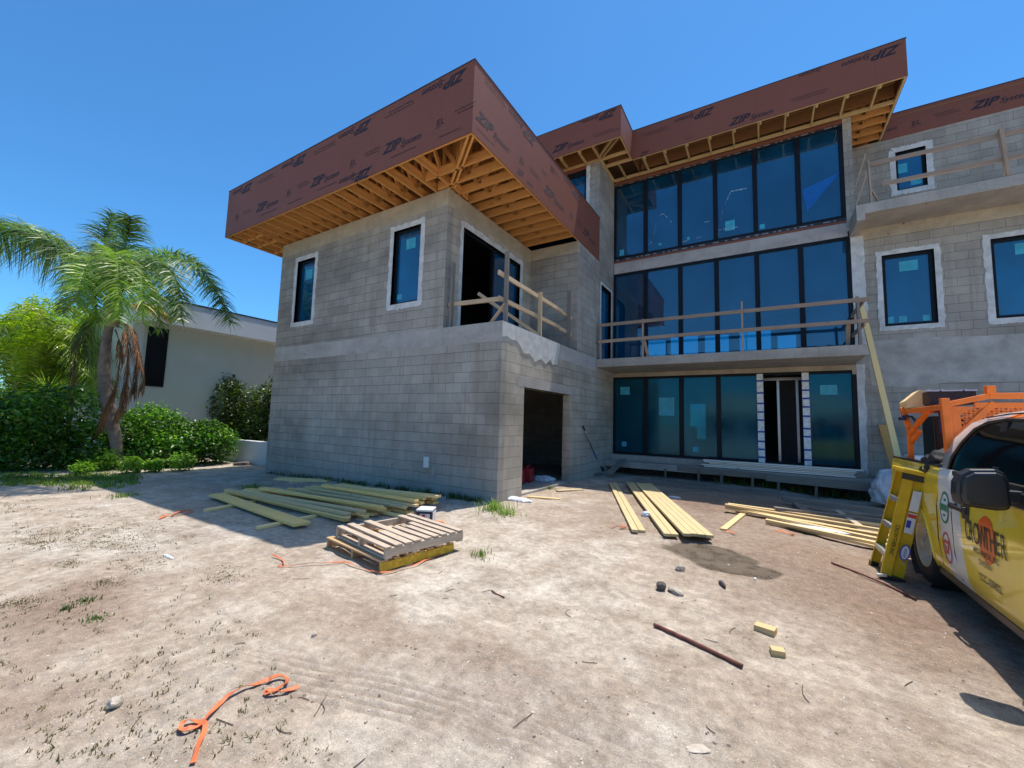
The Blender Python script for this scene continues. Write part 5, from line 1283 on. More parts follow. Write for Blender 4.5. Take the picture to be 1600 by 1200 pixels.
bar('rack_rail', (1.50, 6.85, 1.76), (3.26, 6.85, 1.76)); bar('rack_rail', (1.50, 6.40, 1.52), (1.50, 6.75, 1.38), .04, .04); bar('rack_rail', (1.50, 6.74, 1.50), (1.50, 6.1, 1.73), .045, .045)
bar('rack_rail', (1.50, 5.60, 1.775), (1.80, 5.60, 1.86), .05, .05); bar('rack_rail', (1.80, 5.60, 1.86), (2.96, 5.60, 1.86), .05, .055); bar('rack_rail', (2.96, 5.60, 1.86), (3.26, 5.60, 1.775), .05, .05)
bar('rack_stub', (1.81, 5.60, 1.88), (1.81, 5.60, 1.955), .07, .06, (1, 0, 0)); bar('rack_stub', (2.95, 5.60, 1.88), (2.95, 5.60, 1.955), .07, .06, (1, 0, 0))
bar('rack_rail', (1.53, 5.60, 1.42), (1.83, 5.60, 1.80), .04, .05); bar('rack_rail', (1.7, 5.60, 1.775), (3.05, 5.60, 1.775), .03, .05)
mb = MB(); mb.prism([(1.535, 5.585, 1.17), (1.62, 5.585, 1.17), (1.60, 5.585, 1.68), (1.70, 5.585, 1.76), (1.535, 5.585, 1.76)], (0, .006, 0)); mb.build('gusset', M['rack'], rk)
# expanded metal guard
mb = MB(); z = 1.20; row = 0
while z < 1.76:
    x = 1.60+(row % 2)*.03
    while x < 3.2:
        for s_ in (-1, 1): mb.beam((x, 5.60, z), (x+.03, 5.60, z+s_*.011), .009, .010)
        for s_ in (-1, 1): mb.beam((x+.06, 5.60, z), (x+.03, 5.60, z+s_*.011), .009, .010)
        x += .06
    z += .0225; row += 1
mb.build('expanded_metal_guard', M['rack'], rk)
# things carried by the rack and the bed
tb = thing('timber_offcut', 'yellow angled timber piece clamped at the rear of the orange rack', 'timber', (1.5, 6.6, 1.78))
mb = MB(); mb.prism([(1.46, 6.62, 1.79), (1.60, 6.60, 1.80), (1.60, 6.58, 1.99), (1.56, 6.58, 2.0), (1.44, 6.62, 1.87)], (.05, .5, 0)); mb.build('timber', M['pine'], tb)
mt = thing('metal_panel_bundle', 'dark brown ribbed metal bundle with bright folded ends lying across the rack', 'metal bundle', (1.78, 6.5, 1.80))
mb = MB(); mb.box(1.585, 1.96, 6.38, 6.95, 1.825, 1.975); mb.build('panel', plain('speckled dark brown metal', (.035, .018, .016), .45, var=.8, scale=40), mt, bevel=.004)
for x0, x1 in ((1.58, 1.67), (1.69, 1.85), (1.87, 1.965)): mb = MB(); mb.prism([(x0, 6.36, 1.965), (x1, 6.36, 1.965), (x1, 6.36, 1.985), (x1-.03, 6.36, 1.980), (x0+.03, 6.36, 1.980), (x0, 6.36, 1.99)], (0, .55, 0)); mb.build('folded_edge', M['plastic_white'], mt)
cl = thing('bar_clamp', 'dark blue bar clamp hanging from the rack beneath the brown bundle', 'clamp', (1.66, 6.38, 1.7)); 
M['navy'] = plain('dark blue metal', (.012, .02, .06), .4)
mb = MB(); mb.beam((1.66, 6.36, 1.50), (1.66, 6.36, 1.84), .02, .012, up=(0, 1, 0)); mb.box(1.62, 1.70, 6.34, 6.38, 1.73, 1.77); mb.box(1.63, 1.70, 6.34, 6.38, 1.80, 1.84); mb.build('clamp_body', M['navy'], cl, bevel=.003); mb = MB(); mb.tube([(1.68, 6.33, 1.75), (1.74, 6.33, 1.76)], .012, 8); mb.build('screw', M['navy'], cl)
cl = thing('bar_clamp', 'small dark blue clamp hooked on the rear corner post of the rack', 'clamp', (1.46, 6.88, 1.7))
mb = MB(); mb.tube([(1.43, 6.82, 1.66), (1.46, 6.80, 1.70), (1.53, 6.80, 1.69), (1.56, 6.80, 1.64), (1.56, 6.80, 1.54)], .014, 8); mb.build('clamp_body', M['navy'], cl); mb = MB(); mb.box(1.42, 1.48, 6.78, 6.86, 1.645, 1.685); mb.build('jaw', M['navy'], cl, bevel=.004)
bb_ = thing('tool_cabinet', 'black cabinet standing in the truck bed behind the rack post', 'cabinet', (1.9, 6.9, .52)); mb = MB(); mb.box(1.70, 2.5, 6.75, 7.15, .53, 1.70); mb.build('cabinet_body', M['black_ink'], bb_, bevel=.01); mb = MB(); mb.box(1.72, 2.48, 6.742, 6.75, .6, 1.65); mb.build('cabinet_door', M['black_ink'], bb_)
rag('black_bag', 'bulging black sack piled in the truck bed against the cab', 'sack', 1.72, 6.0, 1.04, .30, 'tyre', 51, (.8, 1.5, .62))
rag('black_bag', 'low black sack at the rear of the truck bed', 'sack', 1.75, 6.7, .52, .34, 'blackplastic', 52, (.8, .8, .8)) if False else None

# ================================================================== STEP LADDER
LD = thing('step_ladder', 'folded yellow fibreglass step ladder leaning against the truck bed', 'ladder', (1.1, 6.3, -.1))
M['fibre'] = plain('yellow fibreglass', (.66, .42, .015), .35, var=.12, scale=10)
M['alu'] = plain('bright aluminium', (.62, .62, .62), .35, metal=.7, var=.1)
B0 = Vector((1.03, 6.08, -.09)); T0 = Vector((1.265, 6.02, 1.06)); B1 = Vector((1.03, 6.60, -.09)); T1 = Vector((1.265, 6.36, 1.06))
dd = (T0-B0).normalized(); wv_ = Vector((0, 1, 0)); dep = wv_.cross(dd).normalized()
if dep.x < 0: dep = -dep
def rail_(a, b, off, w_, nm, col='fibre'):
    mb = MB(); o = dep*off; yv = Vector((0, 1, 0)); s_ = 1 if a.y < 6.3 else -1
    mb.beam(a+o, b+o, .006 if False else w_, .008, up=(0, 1, 0))
    for e in (-1, 1): mb.beam(a+o+dep*e*(w_/2-.004)+yv*s_*.012, b+o+dep*e*(w_/2-.004)+yv*s_*.012, .008, .026, up=(0, 1, 0))
    return mb.build(nm, M[col], LD, bevel=.001)
rf0 = rail_(B0, T0, .045, .085, 'front_rail'); rail_(B1, T1, .045, .085, 'front_rail')
rb0 = rail_(B0+dd*.03+Vector((0, .03, 0)), T0+Vector((0, .03, 0)), .145, .10, 'rear_rail'); rail_(B1+dd*.03-Vector((0, .03, 0)), T1-Vector((0, .03, 0)), .145, .10, 'rear_rail')
Lr = (T0-B0).length
for k, t in enumerate((.24, .50, .76)):
    a = B0+(T0-B0)*t+dep*.045; b = B1+(T1-B1)*t+dep*.045; mb = MB(); mb.beam(a+Vector((0, .01, 0)), b-Vector((0, .01, 0)), .085, .018, up=dd); mb.beam(a-dep*.036-dd*.02+Vector((0, .01, 0)), b-dep*.036-dd*.02-Vector((0, .01, 0)), .006, .05, up=dd); mb.build('step', M['alu'], LD, bevel=.002)
for t in (.2, .55): a = B0+(T0-B0)*t+dep*.16; b = B1+(T1-B1)*t+dep*.16; mb = MB(); mb.beam(a, b, .02, .02); mb.build('rear_spreader', M['alu'], LD)
mb = MB(); c0 = T0+dd*.035-dep*.02; c1 = T1+dd*.035-dep*.02; mb.beam(c0+dep*.12-Vector((0, .06, 0)), c1+dep*.12+Vector((0, .06, 0)), .25, .045, up=dd); cap_ = mb.build('top_cap', M['fibre'], LD, bevel=.008)
mb = MB(); mb.beam(T0-dep*.015-Vector((0, .022, 0))-dd*.02, T0+dep*.22-Vector((0, .022, 0))-dd*.02, .012, .07, up=dd); mb.build('black_trim', M['blackplastic'], LD, bevel=.003)
mb = MB(); mb.beam(c0+dep*.235-Vector((0, .04, 0))+dd*.026, c1+dep*.235+Vector((0, .04, 0))+dd*.026, .05, .03, up=dd); mb.build('rear_grip', M['blackplastic'], LD, bevel=.004)
mb = MB(); mb.beam(c0+dep*.10-Vector((0, -.02, 0))+dd*.0255, c1+dep*.10-Vector((0, .05, 0))+dd*.0255, .16, .004, up=dd); mb.build('warning_label', plain('worn yellow green label', (.34, .36, .10), .6, var=.6, scale=40), LD)
for P_ in (B0, B1):
    mb = MB(); mb.beam(P_-dd*.02+dep*.045, P_+dd*.06+dep*.045, .095, .05, up=(0, 1, 0)); mb.build('foot', M['blackplastic'], LD, bevel=.003); mb = MB(); mb.beam(P_-dd*.01+dep*.15, P_+dd*.07+dep*.15, .10, .05, up=(0, 1, 0)); mb.build('foot', M['blackplastic'], LD, bevel=.003)
mb = MB(); mb.beam(B0-dep*.03+dd*.03-Vector((0, .02, 0)), B0+dep*.05+dd*.06-Vector((0, .02, 0)), .03, .03); mb.build('foot_bracket', M['alu'], LD, bevel=.003)
# stickers on the near side (side face looks towards -y)
def lplace(off, yo): return lambda s, t: tuple(B0+dd*s+dep*(off+t)+Vector((0, yo, 0)))
def lpatch(nm, mat, s0, s1, t0, t1, yo=-.0175, to=0.0):
    mb = MB(); f_ = lplace(0, 0); b_y = Vector((0, yo, 0))
    def q(s, t): 
        base = B0+(T0-B0)*(s/Lr)+dep*t; return tuple(base+b_y)
    mb.face([q(s0, t0), q(s0, t1), q(s1, t1), q(s1, t0)]); mb.build(nm, M[mat], LD)
M['blue_ink'] = plain('blue label print', (.03, .05, .35), .5)
lpatch('label_sheet', 'white_paint', .80, 1.02, .10, .17); lpatch('label_sheet', 'white_paint', .56, .78, .10, .17, -.0175); lpatch('label_print', 'blue_ink', .62, .70, .105, .14, -.019); lpatch('label_print', 'red_ink', .73, .77, .102, .168, -.019)
mb = MB(); C_ = B0+(T0-B0)*.30+dep*.148+Vector((0, -.018, 0))
P = [tuple(C_+dd*math.cos(a)*.085+dep*math.sin(a)*.042) for a in np.linspace(0, 2*math.pi, 28, endpoint=False)]; mb.face(P); mb.build('oval_badge', M['blue_ink'], LD)
mb = MB(); P = [tuple(C_+Vector((0, -.001, 0))+dd*math.cos(a)*.072+dep*math.sin(a)*.031) for a in np.linspace(0, 2*math.pi, 28, endpoint=False)]; mb.face(P); mb.build('oval_badge', M['white_paint'], LD)
_lettering([('WERNER', -.055, -.012, .024, 0, 0, .002, 0, .75)], lambda s, t: tuple(C_+Vector((0, -.0022, 0))+dd*(s)+dep*(-t)), [M['blue_ink']], 'badge_lettering', LD)
_lettering([('CROWTHER INC', 0, 0, .035, 0, 0, .003, 0, .9)], lambda s, t: tuple(B0+(T0-B0)*((.62-s)/Lr)+dep*(.045+t-.015)+Vector((0, -.018, 0))), [M['black_ink']], 'hand_lettering', LD)

# ================================================================== NEIGHBOUR, LOW WALL
NB = thing('neighbour_house', 'white modern neighbouring house with a pale flat roof edge behind the palm', 'house', (-17.5, 8, -.1))
NX, NY = -17.0, 4.75
mb = MB(); mb.box(-26, NX-.5, NY+.3, 30, -.3, 4.5); nw_ = mb.build('side_wall', M['neighbour_wall'], NB)
mb = MB(); mb.box(-26, NX, NY+.05, 30, 4.42, 5.24); mb.build('roof_edge', M['neighbour_grey'], NB, bevel=.02)
mb = MB(); mb.box(-26, NX+.02, NY+.03, 30, 5.24, 5.28); mb.build('coping', M['membrane'], NB)
mb = MB(); mb.prism([(-21.75, NY, -.3), (-21.6, NY, 3.2), (-21.1, NY, 5.0), (-19.0, NY, 5.23), (NX-.01, NY, 5.23), (NX-.01, NY, 4.43), (NX-.49, NY, 4.43), (NX-.49, NY, -.3)], (0, .3, 0)); mb.build('front_wall', M['neighbour_white'], NB)
a = on(212, 508, x=NX-.5); b = on(264, 515, x=NX-.5); c_ = on(255, 605, x=NX-.5)
wy0, wy1, wz0, wz1 = max(float(a[1])-.9, NY+.4), float(b[1]), float(c_[2]), float(b[2])
mb = MB(); mb.box(NX-.52, NX-.47, wy0, wy0+.05, wz0, wz1); mb.box(NX-.52, NX-.47, wy1-.05, wy1, wz0, wz1); mb.box(NX-.52, NX-.47, wy0+.05, wy1-.05, wz1-.05, wz1); mb.box(NX-.52, NX-.47, wy0+.05, wy1-.05, wz0, wz0+.05); wf_ = mb.build('window', M['black'], NB)
mb = MB(); mb.box(NX-.515, NX-.495, wy0+.05, wy1-.05, wz0+.05, wz1-.05); mb.build('pane', M['darkglass'], wf_)
mb = MB(); mb.box(-17.4, -11.7, 7.05, 7.25, -.5, .62); lw_ = mb.build('low_wall', M['neighbour_grey'], None, bevel=.01); tag(lw_, 'low pale grey rendered wall running behind the garage block', 'wall')

# ================================================================== PLANTS
M['leaf_hedge'] = leafmat('hedge leaf', (.035, .10, .012), (.09, .22, .02), .3, .3)
M['leaf_light'] = leafmat('young leaf', (.13, .27, .02), (.25, .40, .04), .4, .4)
M['leaf_dark'] = leafmat('dark shrub leaf', (.03, .065, .012), (.10, .14, .02), .25, .35)
M['leaf_lime'] = leafmat('lime frond', (.16, .26, .015), (.36, .42, .03), .45, .35)
M['palm'] = leafmat('palm leaflet', (.06, .13, .03), (.17, .25, .08), .35, .42)
M['palm_bright'] = leafmat('young palm leaflet', (.10, .20, .02), (.24, .34, .05), .4, .42)
M['palm_dead'] = leafmat('dead palm leaflet', (.13, .055, .025), (.24, .12, .055), .15, .8)
M['palm_flower'] = leafmat('palm flower stalk', (.55, .33, .05), (.72, .48, .10), .2, .7)
M['trunk'] = plain('palm trunk', (.17, .135, .11), .9, var=.35, scale=6, bump=.6)
M['stem'] = plain('woody stem', (.12, .085, .055), .9, var=.3)
M['weedgreen'] = leafmat('flat weed', (.05, .085, .02), (.13, .17, .05), .3, .6)
M['grass'] = leafmat('grass blade', (.09, .17, .02), (.24, .32, .05), .35, .5)
M['dry'] = leafmat('dry weed', (.075, .075, .028), (.22, .17, .085), .3, .7)

def leaves(pts, size, mat, name, parent, asp=.45, up=.35, seed=0, sv=.35):
    """folded leaf quads (two triangles pairs) at pts"""
    r = np.random.default_rng(seed); n = len(pts); pts = np.asarray(pts)
    d = r.normal(size=(n, 3)); d[:, 2] = d[:, 2]*.6-.1; d /= np.linalg.norm(d, axis=1)[:, None]
    nn = r.normal(size=(n, 3))*(1-up); nn[:, 2] += up*2; s = np.cross(d, nn); s /= np.linalg.norm(s, axis=1)[:, None]+1e-9; nrm = np.cross(s, d)
    L = size*(1+sv*r.uniform(-1, 1, n))[:, None]; W = L*asp
    a = pts; m = pts+d*L*.5; e = pts+d*L-np.array([0, 0, 1])*L*.15
    V = np.stack([a, m+s*W*.5+nrm*L*.08, e, m-s*W*.5+nrm*L*.08], 1).reshape(-1, 3)
    F_ = np.arange(4*n).reshape(n, 4)
    return fast_mesh(name, V, F_, M[mat], parent)
def cloud(n, blobs, seed, shell=.55):
    """points through a set of ellipsoid lumps, denser near their skin"""
    r = np.random.default_rng(seed); vol = np.array([b[3]*b[4]*b[5] for b in blobs])**.7; pick = r.choice(len(blobs), n, p=vol/vol.sum())
    B = np.array(blobs)[pick]; d = r.normal(size=(n, 3)); d /= np.linalg.norm(d, axis=1)[:, None]
    rad = shell+(1-shell)*r.uniform(0, 1, n)**.6; rad *= 1+.10*np.sin(d@r.normal(size=3)*5)+.06*r.normal(size=n)
    return B[:, :3]+d*rad[:, None]*B[:, 3:6]
def lumps(p0, p1, n, rad, h, seed, z0=0):
    r = np.random.default_rng(seed); out = []
    for i in range(n):
        t = (i+.5)/n; c = np.array(p0)*(1-t)+np.array(p1)*t
        out.append([c[0]+r.uniform(-.3, .3), c[1]+r.uniform(-.3, .3), z0+h*r.uniform(.35, .72), rad*r.uniform(.7, 1.2), rad*r.uniform(.7, 1.2), h*r.uniform(.28, .42)])
        out.append([c[0]+r.uniform(-.3, .3), c[1]+r.uniform(-.3, .3), z0+h*.28, rad, rad, h*.33])
    return out
def stems(t, pts, h, r_, n=1, mat='stem', name='stem'):
    for p in pts:
        mb = MB(); q = Vector(p); P = [q]
        for k in range(4): P.append(q+Vector((random.uniform(-.15, .15), random.uniform(-.15, .15), h*(k+1)/4)))
        mb.tube(P, [r_*(1-.15*k) for k in range(5)], 6); mb.build(name, M[mat], t)
# hedge in front (clipped rough hedge of rounded glossy leaves)
def hedge(nm, label, cat, p0, p1, n, rad, h, nl, mat, seed, size=.085, grp=None, light=0):
    c = ((p0[0]+p1[0])/2, (p0[1]+p1[1])/2, -.1); t = thing(nm, label, cat, c, 0, grp)
    L = lumps(p0, p1, n, rad, h, seed, -.1); leaves(cloud(nl, L, seed), size, mat, 'foliage', t, .55, .45, seed)
    if light:
        r = np.random.default_rng(seed+5); P = cloud(light, L, seed+1, .97); P = P[P[:, 2] > h*.35]; leaves(P, size*.95, 'leaf_light', 'new_growth', t, .5, .5, seed+2)
    stems(t, [(p0[0]+(p1[0]-p0[0])*k/4, p0[1]+(p1[1]-p0[1])*k/4, -.12) for k in (1, 2, 3)], h*.5, .025)
    return t
hedge('hedge', 'dense dark green glossy hedge at the far left, under the lime fronds', 'hedge', (-19.0, -1.4), (-15.7, 3.5), 9, .85, 2.2, 26000, 'leaf_hedge', 3, .125, None, 900)
hedge('hedge', 'bright green leafy hedge between the palm trunk and the low grey wall', 'hedge', (-15.9, 3.9), (-14.6, 6.3), 5, .72, 1.85, 15000, 'leaf_hedge', 5, .105, None, 2200)
hedge('hedge', 'dark leggy shrubs growing above the low grey wall', 'shrub', (-17.8, 7.75), (-12.6, 8.4), 9, .55, 3.1, 26000, 'leaf_dark', 9, .11, None, 700)
for i, (u, v, r_, h) in enumerate(((165, 735, .35, .55), (205, 740, .3, .45), (285, 735, .35, .5), (130, 742, .25, .35), (240, 738, .22, .35))):
    p = G(u, v); t = thing('seedling_bush', ['pale green seedling bush at the palm foot, left of two larger ones', 'pale green seedling bush right of the palm foot', 'pale green seedling bush at the foot of the bright hedge', 'small pale seedling bush by the grass strip', 'tiny pale seedling bush under the bright hedge'][i], 'bush', (p.x, p.y, p.z), 0, 'pale seedling bushes along the hedges')
    leaves(cloud(500, [[p.x, p.y, p.z+h*.5, r_, r_, h*.5]], 40+i, .3), .085, 'leaf_light', 'foliage', t, .5, .5, i); stems(t, [(p.x, p.y, p.z)], h*.5, .012)

def frond_path(P, n=26):
    P = [np.array(p, float) for p in P]; Q = []
    for i in range(len(P)-1):
        p0, p1, p2, p3 = P[max(i-1, 0)], P[i], P[i+1], P[min(i+2, len(P)-1)]
        for k in range(n):
            t = k/n; Q.append(.5*((2*p1)+(p2-p0)*t+(2*p0-5*p1+4*p2-p3)*t*t+(3*p1-p0-3*p2+p3)*t**3))
    Q.append(P[-1]); return np.array(Q)
def frond_leaflets(path, nl, ll, wd, seed, droop=.75, start=.16, spread=.9, plum=.45):
    """thin drooping leaflets along both sides: 3 segment strips"""
    r = np.random.default_rng(seed); seg = np.linalg.norm(np.diff(path, axis=0), axis=1); cum = np.concatenate([[0], np.cumsum(seg)]); T = cum[-1]
    V, F_ = [], []
    for i in range(nl):
        t = start+(1-start)*(i+r.uniform(0, 1))/nl; s = t*T; k = min(np.searchsorted(cum, s)-1, len(path)-2); k = max(k, 0); f = (s-cum[k])/(seg[k]+1e-9)
        c = path[k]*(1-f)+path[k+1]*f; d = path[k+1]-path[k]; d /= np.linalg.norm(d)+1e-9
        side = np.cross(d, [0, 0, 1.0]); ns = np.linalg.norm(side); side = side/ns if ns > .15 else np.array([1., 0, 0]); upv = np.cross(side, d)
        L = ll*(.45+.55*math.sin(math.pi*min(1, (t-start)/(1-start)*.85+.12)))*r.uniform(.8, 1.1)
        for sg in (-1, 1):
            dr = side*sg*spread+d*r.uniform(.3, .7)+upv*r.uniform(-plum, plum); dr /= np.linalg.norm(dr)
            ww = np.cross(dr, upv+r.normal(size=3)*.4); ww /= np.linalg.norm(ww)+1e-9
            b = len(V)
            for q in range(4):
                u = q/3; p = c+dr*L*u*(1-.25*u*droop)-np.array([0, 0, 1])*L*droop*u*u*.75; w_ = wd*(1-.85*u**1.5)*.5
                V.append(p-ww*w_); V.append(p+ww*w_)
            for q in range(3): F_.append([b+2*q, b+2*q+1, b+2*q+3, b+2*q+2])
    return V, F_
def palm_frond(name, P, t, mat, nl, ll, wd, seed, rr=.018, stemmat='palm_bright', **k):
    path = frond_path(P); V, F_ = frond_leaflets(path, nl, ll, wd, seed, **k)
    # rachis strip
    mb = MB(); sub = path[::4]; mb.tube([tuple(q) for q in sub], [rr*(1-.8*i/len(sub)) for i in range(len(sub))], 5)
    b = len(V); V = V+[list(v) for v in mb.v]; F_ = F_+[[b+i for i in f] for f in mb.f if len(f) == 4]
    return fast_mesh(name, V, F_, M[mat], t)
PB = G(184, 733); PD = float((np.array(PB)-CP)@CF)
PT = thing('palm_tree', 'tall feather palm with brown hanging dead fronds before the white house', 'palm tree', tuple(PB))
D = lambda u, v, dz=0.0: tuple(deep(u, v, PD+dz))
mb = MB(); tp = frond_path([tuple(PB), D(181, 690), D(170, 640), D(163, 590), D(165, 545), D(172, 500)], 10)
rs = []
for i, q in enumerate(tp):
    f = i/len(tp); rs.append((.095+.05*math.sin(math.pi*min(1, f*1.15)))*(1+.045*(i % 2)))
mb.tube([tuple(q) for q in tp], rs, 16); mb.build('trunk', M['trunk'], PT)
mb = MB(); mb.tube([D(172, 510), D(176, 485), D(180, 462)], [.17, .22, .13], 12); mb.build('crownshaft', plain('pale leaf base', (.34, .33, .20), .8, var=.4, scale=5), PT)
C0 = (176, 478)
live = [([C0, (130, 408), (75, 366), (0, 350), (-70, 380)], [0, .2, .4, .6, .8], 'palm', 210, .85, 1), ([C0, (128, 425), (88, 384), (20, 358), (-50, 372)], [0, -.2, -.4, -.6, -.9], 'palm', 200, .85, 2),
        ([C0, (172, 415), (168, 365), (176, 332)], [0, .5, .9, 1.0], 'palm', 150, .95, 3), ([C0, (186, 415), (200, 368), (203, 338)], [0, .2, .4, .2], 'palm', 140, .9, 4),
        ([C0, (220, 415), (270, 402), (325, 435), (362, 505)], [0, -.3, -.5, -.6, -.7], 'palm', 150, .62, 5), ([C0, (225, 408), (280, 396), (320, 425), (345, 470)], [0, .5, .9, 1.2, 1.5], 'palm', 130, .6, 6),
        ([C0, (205, 415), (245, 405), (275, 440), (283, 500)], [0, -.7, -1.3, -1.8, -2.0], 'palm', 130, .6, 7), ([C0, (215, 425), (250, 420), (268, 455), (275, 500)], [0, .6, 1.2, 1.6, 1.8], 'palm', 110, .6, 8),
        ([C0, (160, 420), (145, 405), (128, 430), (120, 475)], [0, -.8, -1.5, -2.2, -2.5], 'palm_bright', 110, .6, 9), ([C0, (176, 415), (180, 395), (184, 430), (186, 500)], [0, -1.0, -1.8, -2.5, -2.7], 'palm_bright', 130, .62, 10),
        ([C0, (195, 418), (212, 410), (222, 450), (224, 505)], [0, -.9, -1.7, -2.3, -2.4], 'palm_bright', 120, .6, 11), ([C0, (150, 430), (125, 425), (108, 455), (100, 490)], [0, .7, 1.3, 1.8, 2.0], 'palm', 100, .6, 12),
        ([C0, (165, 410), (160, 385), (150, 400), (146, 440)], [0, .9, 1.7, 2.4, 2.7], 'palm', 90, .55, 13), ([C0, (190, 410), (215, 390), (235, 400), (250, 440)], [0, 1.1, 1.9, 2.6, 2.9], 'palm', 100, .55, 14),
        ([C0, (165, 430), (155, 425), (150, 460), (152, 505)], [0, -.5, -.9, -1.1, -1.2], 'palm_bright', 90, .55, 15), ([C0, (205, 440), (232, 440), (246, 470), (250, 515)], [0, -.4, -.6, -.7, -.7], 'palm_bright', 90, .5, 16)]
for px, dz, mt_, nl, ll, sd in live:
    palm_frond('frond', [D(u, v, z) for (u, v), z in zip(px, dz)], PT, mt_, int(nl*1.35), ll*(1.3 if sd < 3 else 1.05), .030, sd, plum=.95, droop=.5 if sd > 2 else .85)
dead = [([(172, 505), (140, 500), (120, 540), (114, 610), (112, 650)], [0, .1, .1, 0, 0], 120, .5, 21), ([(182, 505), (204, 512), (218, 560), (224, 590), (220, 610)], [0, -.2, -.3, -.3, -.3], 110, .32, 22),
        ([(184, 510), (196, 520), (200, 570), (194, 620), (180, 655)], [0, -.3, -.4, -.4, -.4], 150, .4, 23), ([(180, 515), (188, 545), (182, 600), (166, 640), (155, 672)], [0, -.4, -.5, -.5, -.4], 110, .35, 24), ([(186, 505), (210, 518), (214, 560), (212, 590), (208, 615)], [0, .1, .1, .1, .1], 120, .4, 25)]
for px, dz, nl, ll, sd in dead:
    palm_frond('dead_frond', [D(u, v, z) for (u, v), z in zip(px, dz)], PT, 'palm_dead', int(nl*.8), ll*.85, .020, sd, droop=1.6, spread=.3, plum=.3)
palm_frond('wilting_frond', [D(172, 500), D(150, 495), D(132, 520), D(140, 565)], PT, 'palm', 90, .75, .022, 31, droop=1.5, spread=.6)
palm_frond('flower_cluster', [D(200, 478, -.3), D(225, 474, -.4), D(250, 484, -.4), D(266, 498, -.4)], PT, 'palm_flower', 130, .22, .03, 33, droop=1.4, plum=.6)
# lime green clump at the far left
AB = G(48, 742); AD = PD+2.6
AP = thing('clumping_palm', 'lime green clumping palm with long arching fronds at the far left', 'palm clump', (float(deep(55, 700, AD)[0]), float(deep(55, 700, AD)[1]), -.1))
DA = lambda u, v, dz=0.0: tuple(deep(u, v, AD+dz))
rA = random.Random(5)
for i in range(46):
    ang = rA.uniform(-2.9, .2); R1 = rA.uniform(70, 120); bx = rA.uniform(30, 90); tx = bx+math.cos(ang)*R1*(1.0); ty = 600+math.sin(ang)*R1*1.1
    mx, my = (bx+tx)/2+rA.uniform(-8, 8), min(640, (640+ty)/2-45); dz = rA.uniform(-1.4, 1.4)
    palm_frond('frond', [DA(bx, 690), DA(bx+(mx-bx)*.5, 600, dz*.3), DA(mx, my-35, dz*.7), DA(tx, ty, dz)], AP, 'leaf_lime', 70, .66, .042, 100+i, rr=.02, droop=.6, spread=.7)
for k in range(5): mb = MB(); mb.tube([DA(40+k*12, 742), DA(42+k*13, 690), DA(40+k*14, 640)], [.05, .045, .035], 8); mb.build('cane', plain('cane', (.2, .22, .08), .7) if k == 0 else bpy.data.materials['cane'], AP)
TB = thing('leafy_tree', 'bushy lime green tree top showing above the clumping palm', 'tree', (float(deep(70, 700, PD+4)[0]), float(deep(70, 700, PD+4)[1]), -.1))
bl = [[*deep(u, v, PD+4+dz), r_*1.15, r_*1.15, r_*.75] for u, v, dz, r_ in ((40, 500, 0, .55), (75, 484, .3, .7), (110, 492, -.2, .6), (60, 525, .4, .9), (15, 520, .2, .5), (95, 535, 0, .8), (128, 488, 0, .35), (30, 560, 0, .9), (75, 575, .5, 1.0), (10, 600, .4, .9), (100, 600, 0, .7), (50, 630, 0, 1.0))]
leaves(cloud(12000, bl, 61, .4), .15, 'leaf_lime', 'crown', TB, .28, .3, 62)
mb = MB(); mb.tube([deep(70, 742, PD+4), deep(66, 680, PD+4), deep(70, 560, PD+4), deep(80, 500, PD+4)], [.14, .12, .08, .03], 10); mb.build('trunk', M['stem'], TB)
# spiky cycad-like plants behind the hedge
for i, (u, v, n_, lab) in enumerate(((112, 612, 46, 'dark spiky fan plant between the lime palm and the feather palm'), (75, 600, 34, 'yellow green spiky plant in front of the lime palm'), (20, 640, 30, 'spiky plant low at the left picture edge'))):
    c = np.array(deep(u, v+12, PD+.9+i*.2)); t = thing('spiky_plant', lab, 'plant', (float(c[0]), float(c[1]), -.1), 0, 'spiky plants behind the hedge'); r = np.random.default_rng(70+i); V, F_ = [], []
    for k in range(n_*3):
        a, e = r.uniform(0, 6.28), r.uniform(.0, 1.35); d = np.array([math.cos(a)*math.cos(e), math.sin(a)*math.cos(e), math.sin(e)]); L = r.uniform(.55, .95); s = np.cross(d, r.normal(size=3)); s /= np.linalg.norm(s); b = len(V)
        for q in range(4):
            f = q/3; p = c+d*L*f-np.array([0, 0, .22])*f*f*L; w_ = .022*(1-f*.9); V += [p-s*w_, p+s*w_]
        for q in range(3): F_.append([b+2*q, b+2*q+1, b+2*q+3, b+2*q+2])
    fast_mesh('leaf_fan', V, F_, M['palm' if i == 0 else 'leaf_lime'], t)
    mb = MB(); mb.tube([(c[0], c[1], -.1), tuple(c)], [.07, .06], 8); mb.build('stem', M['stem'], t)

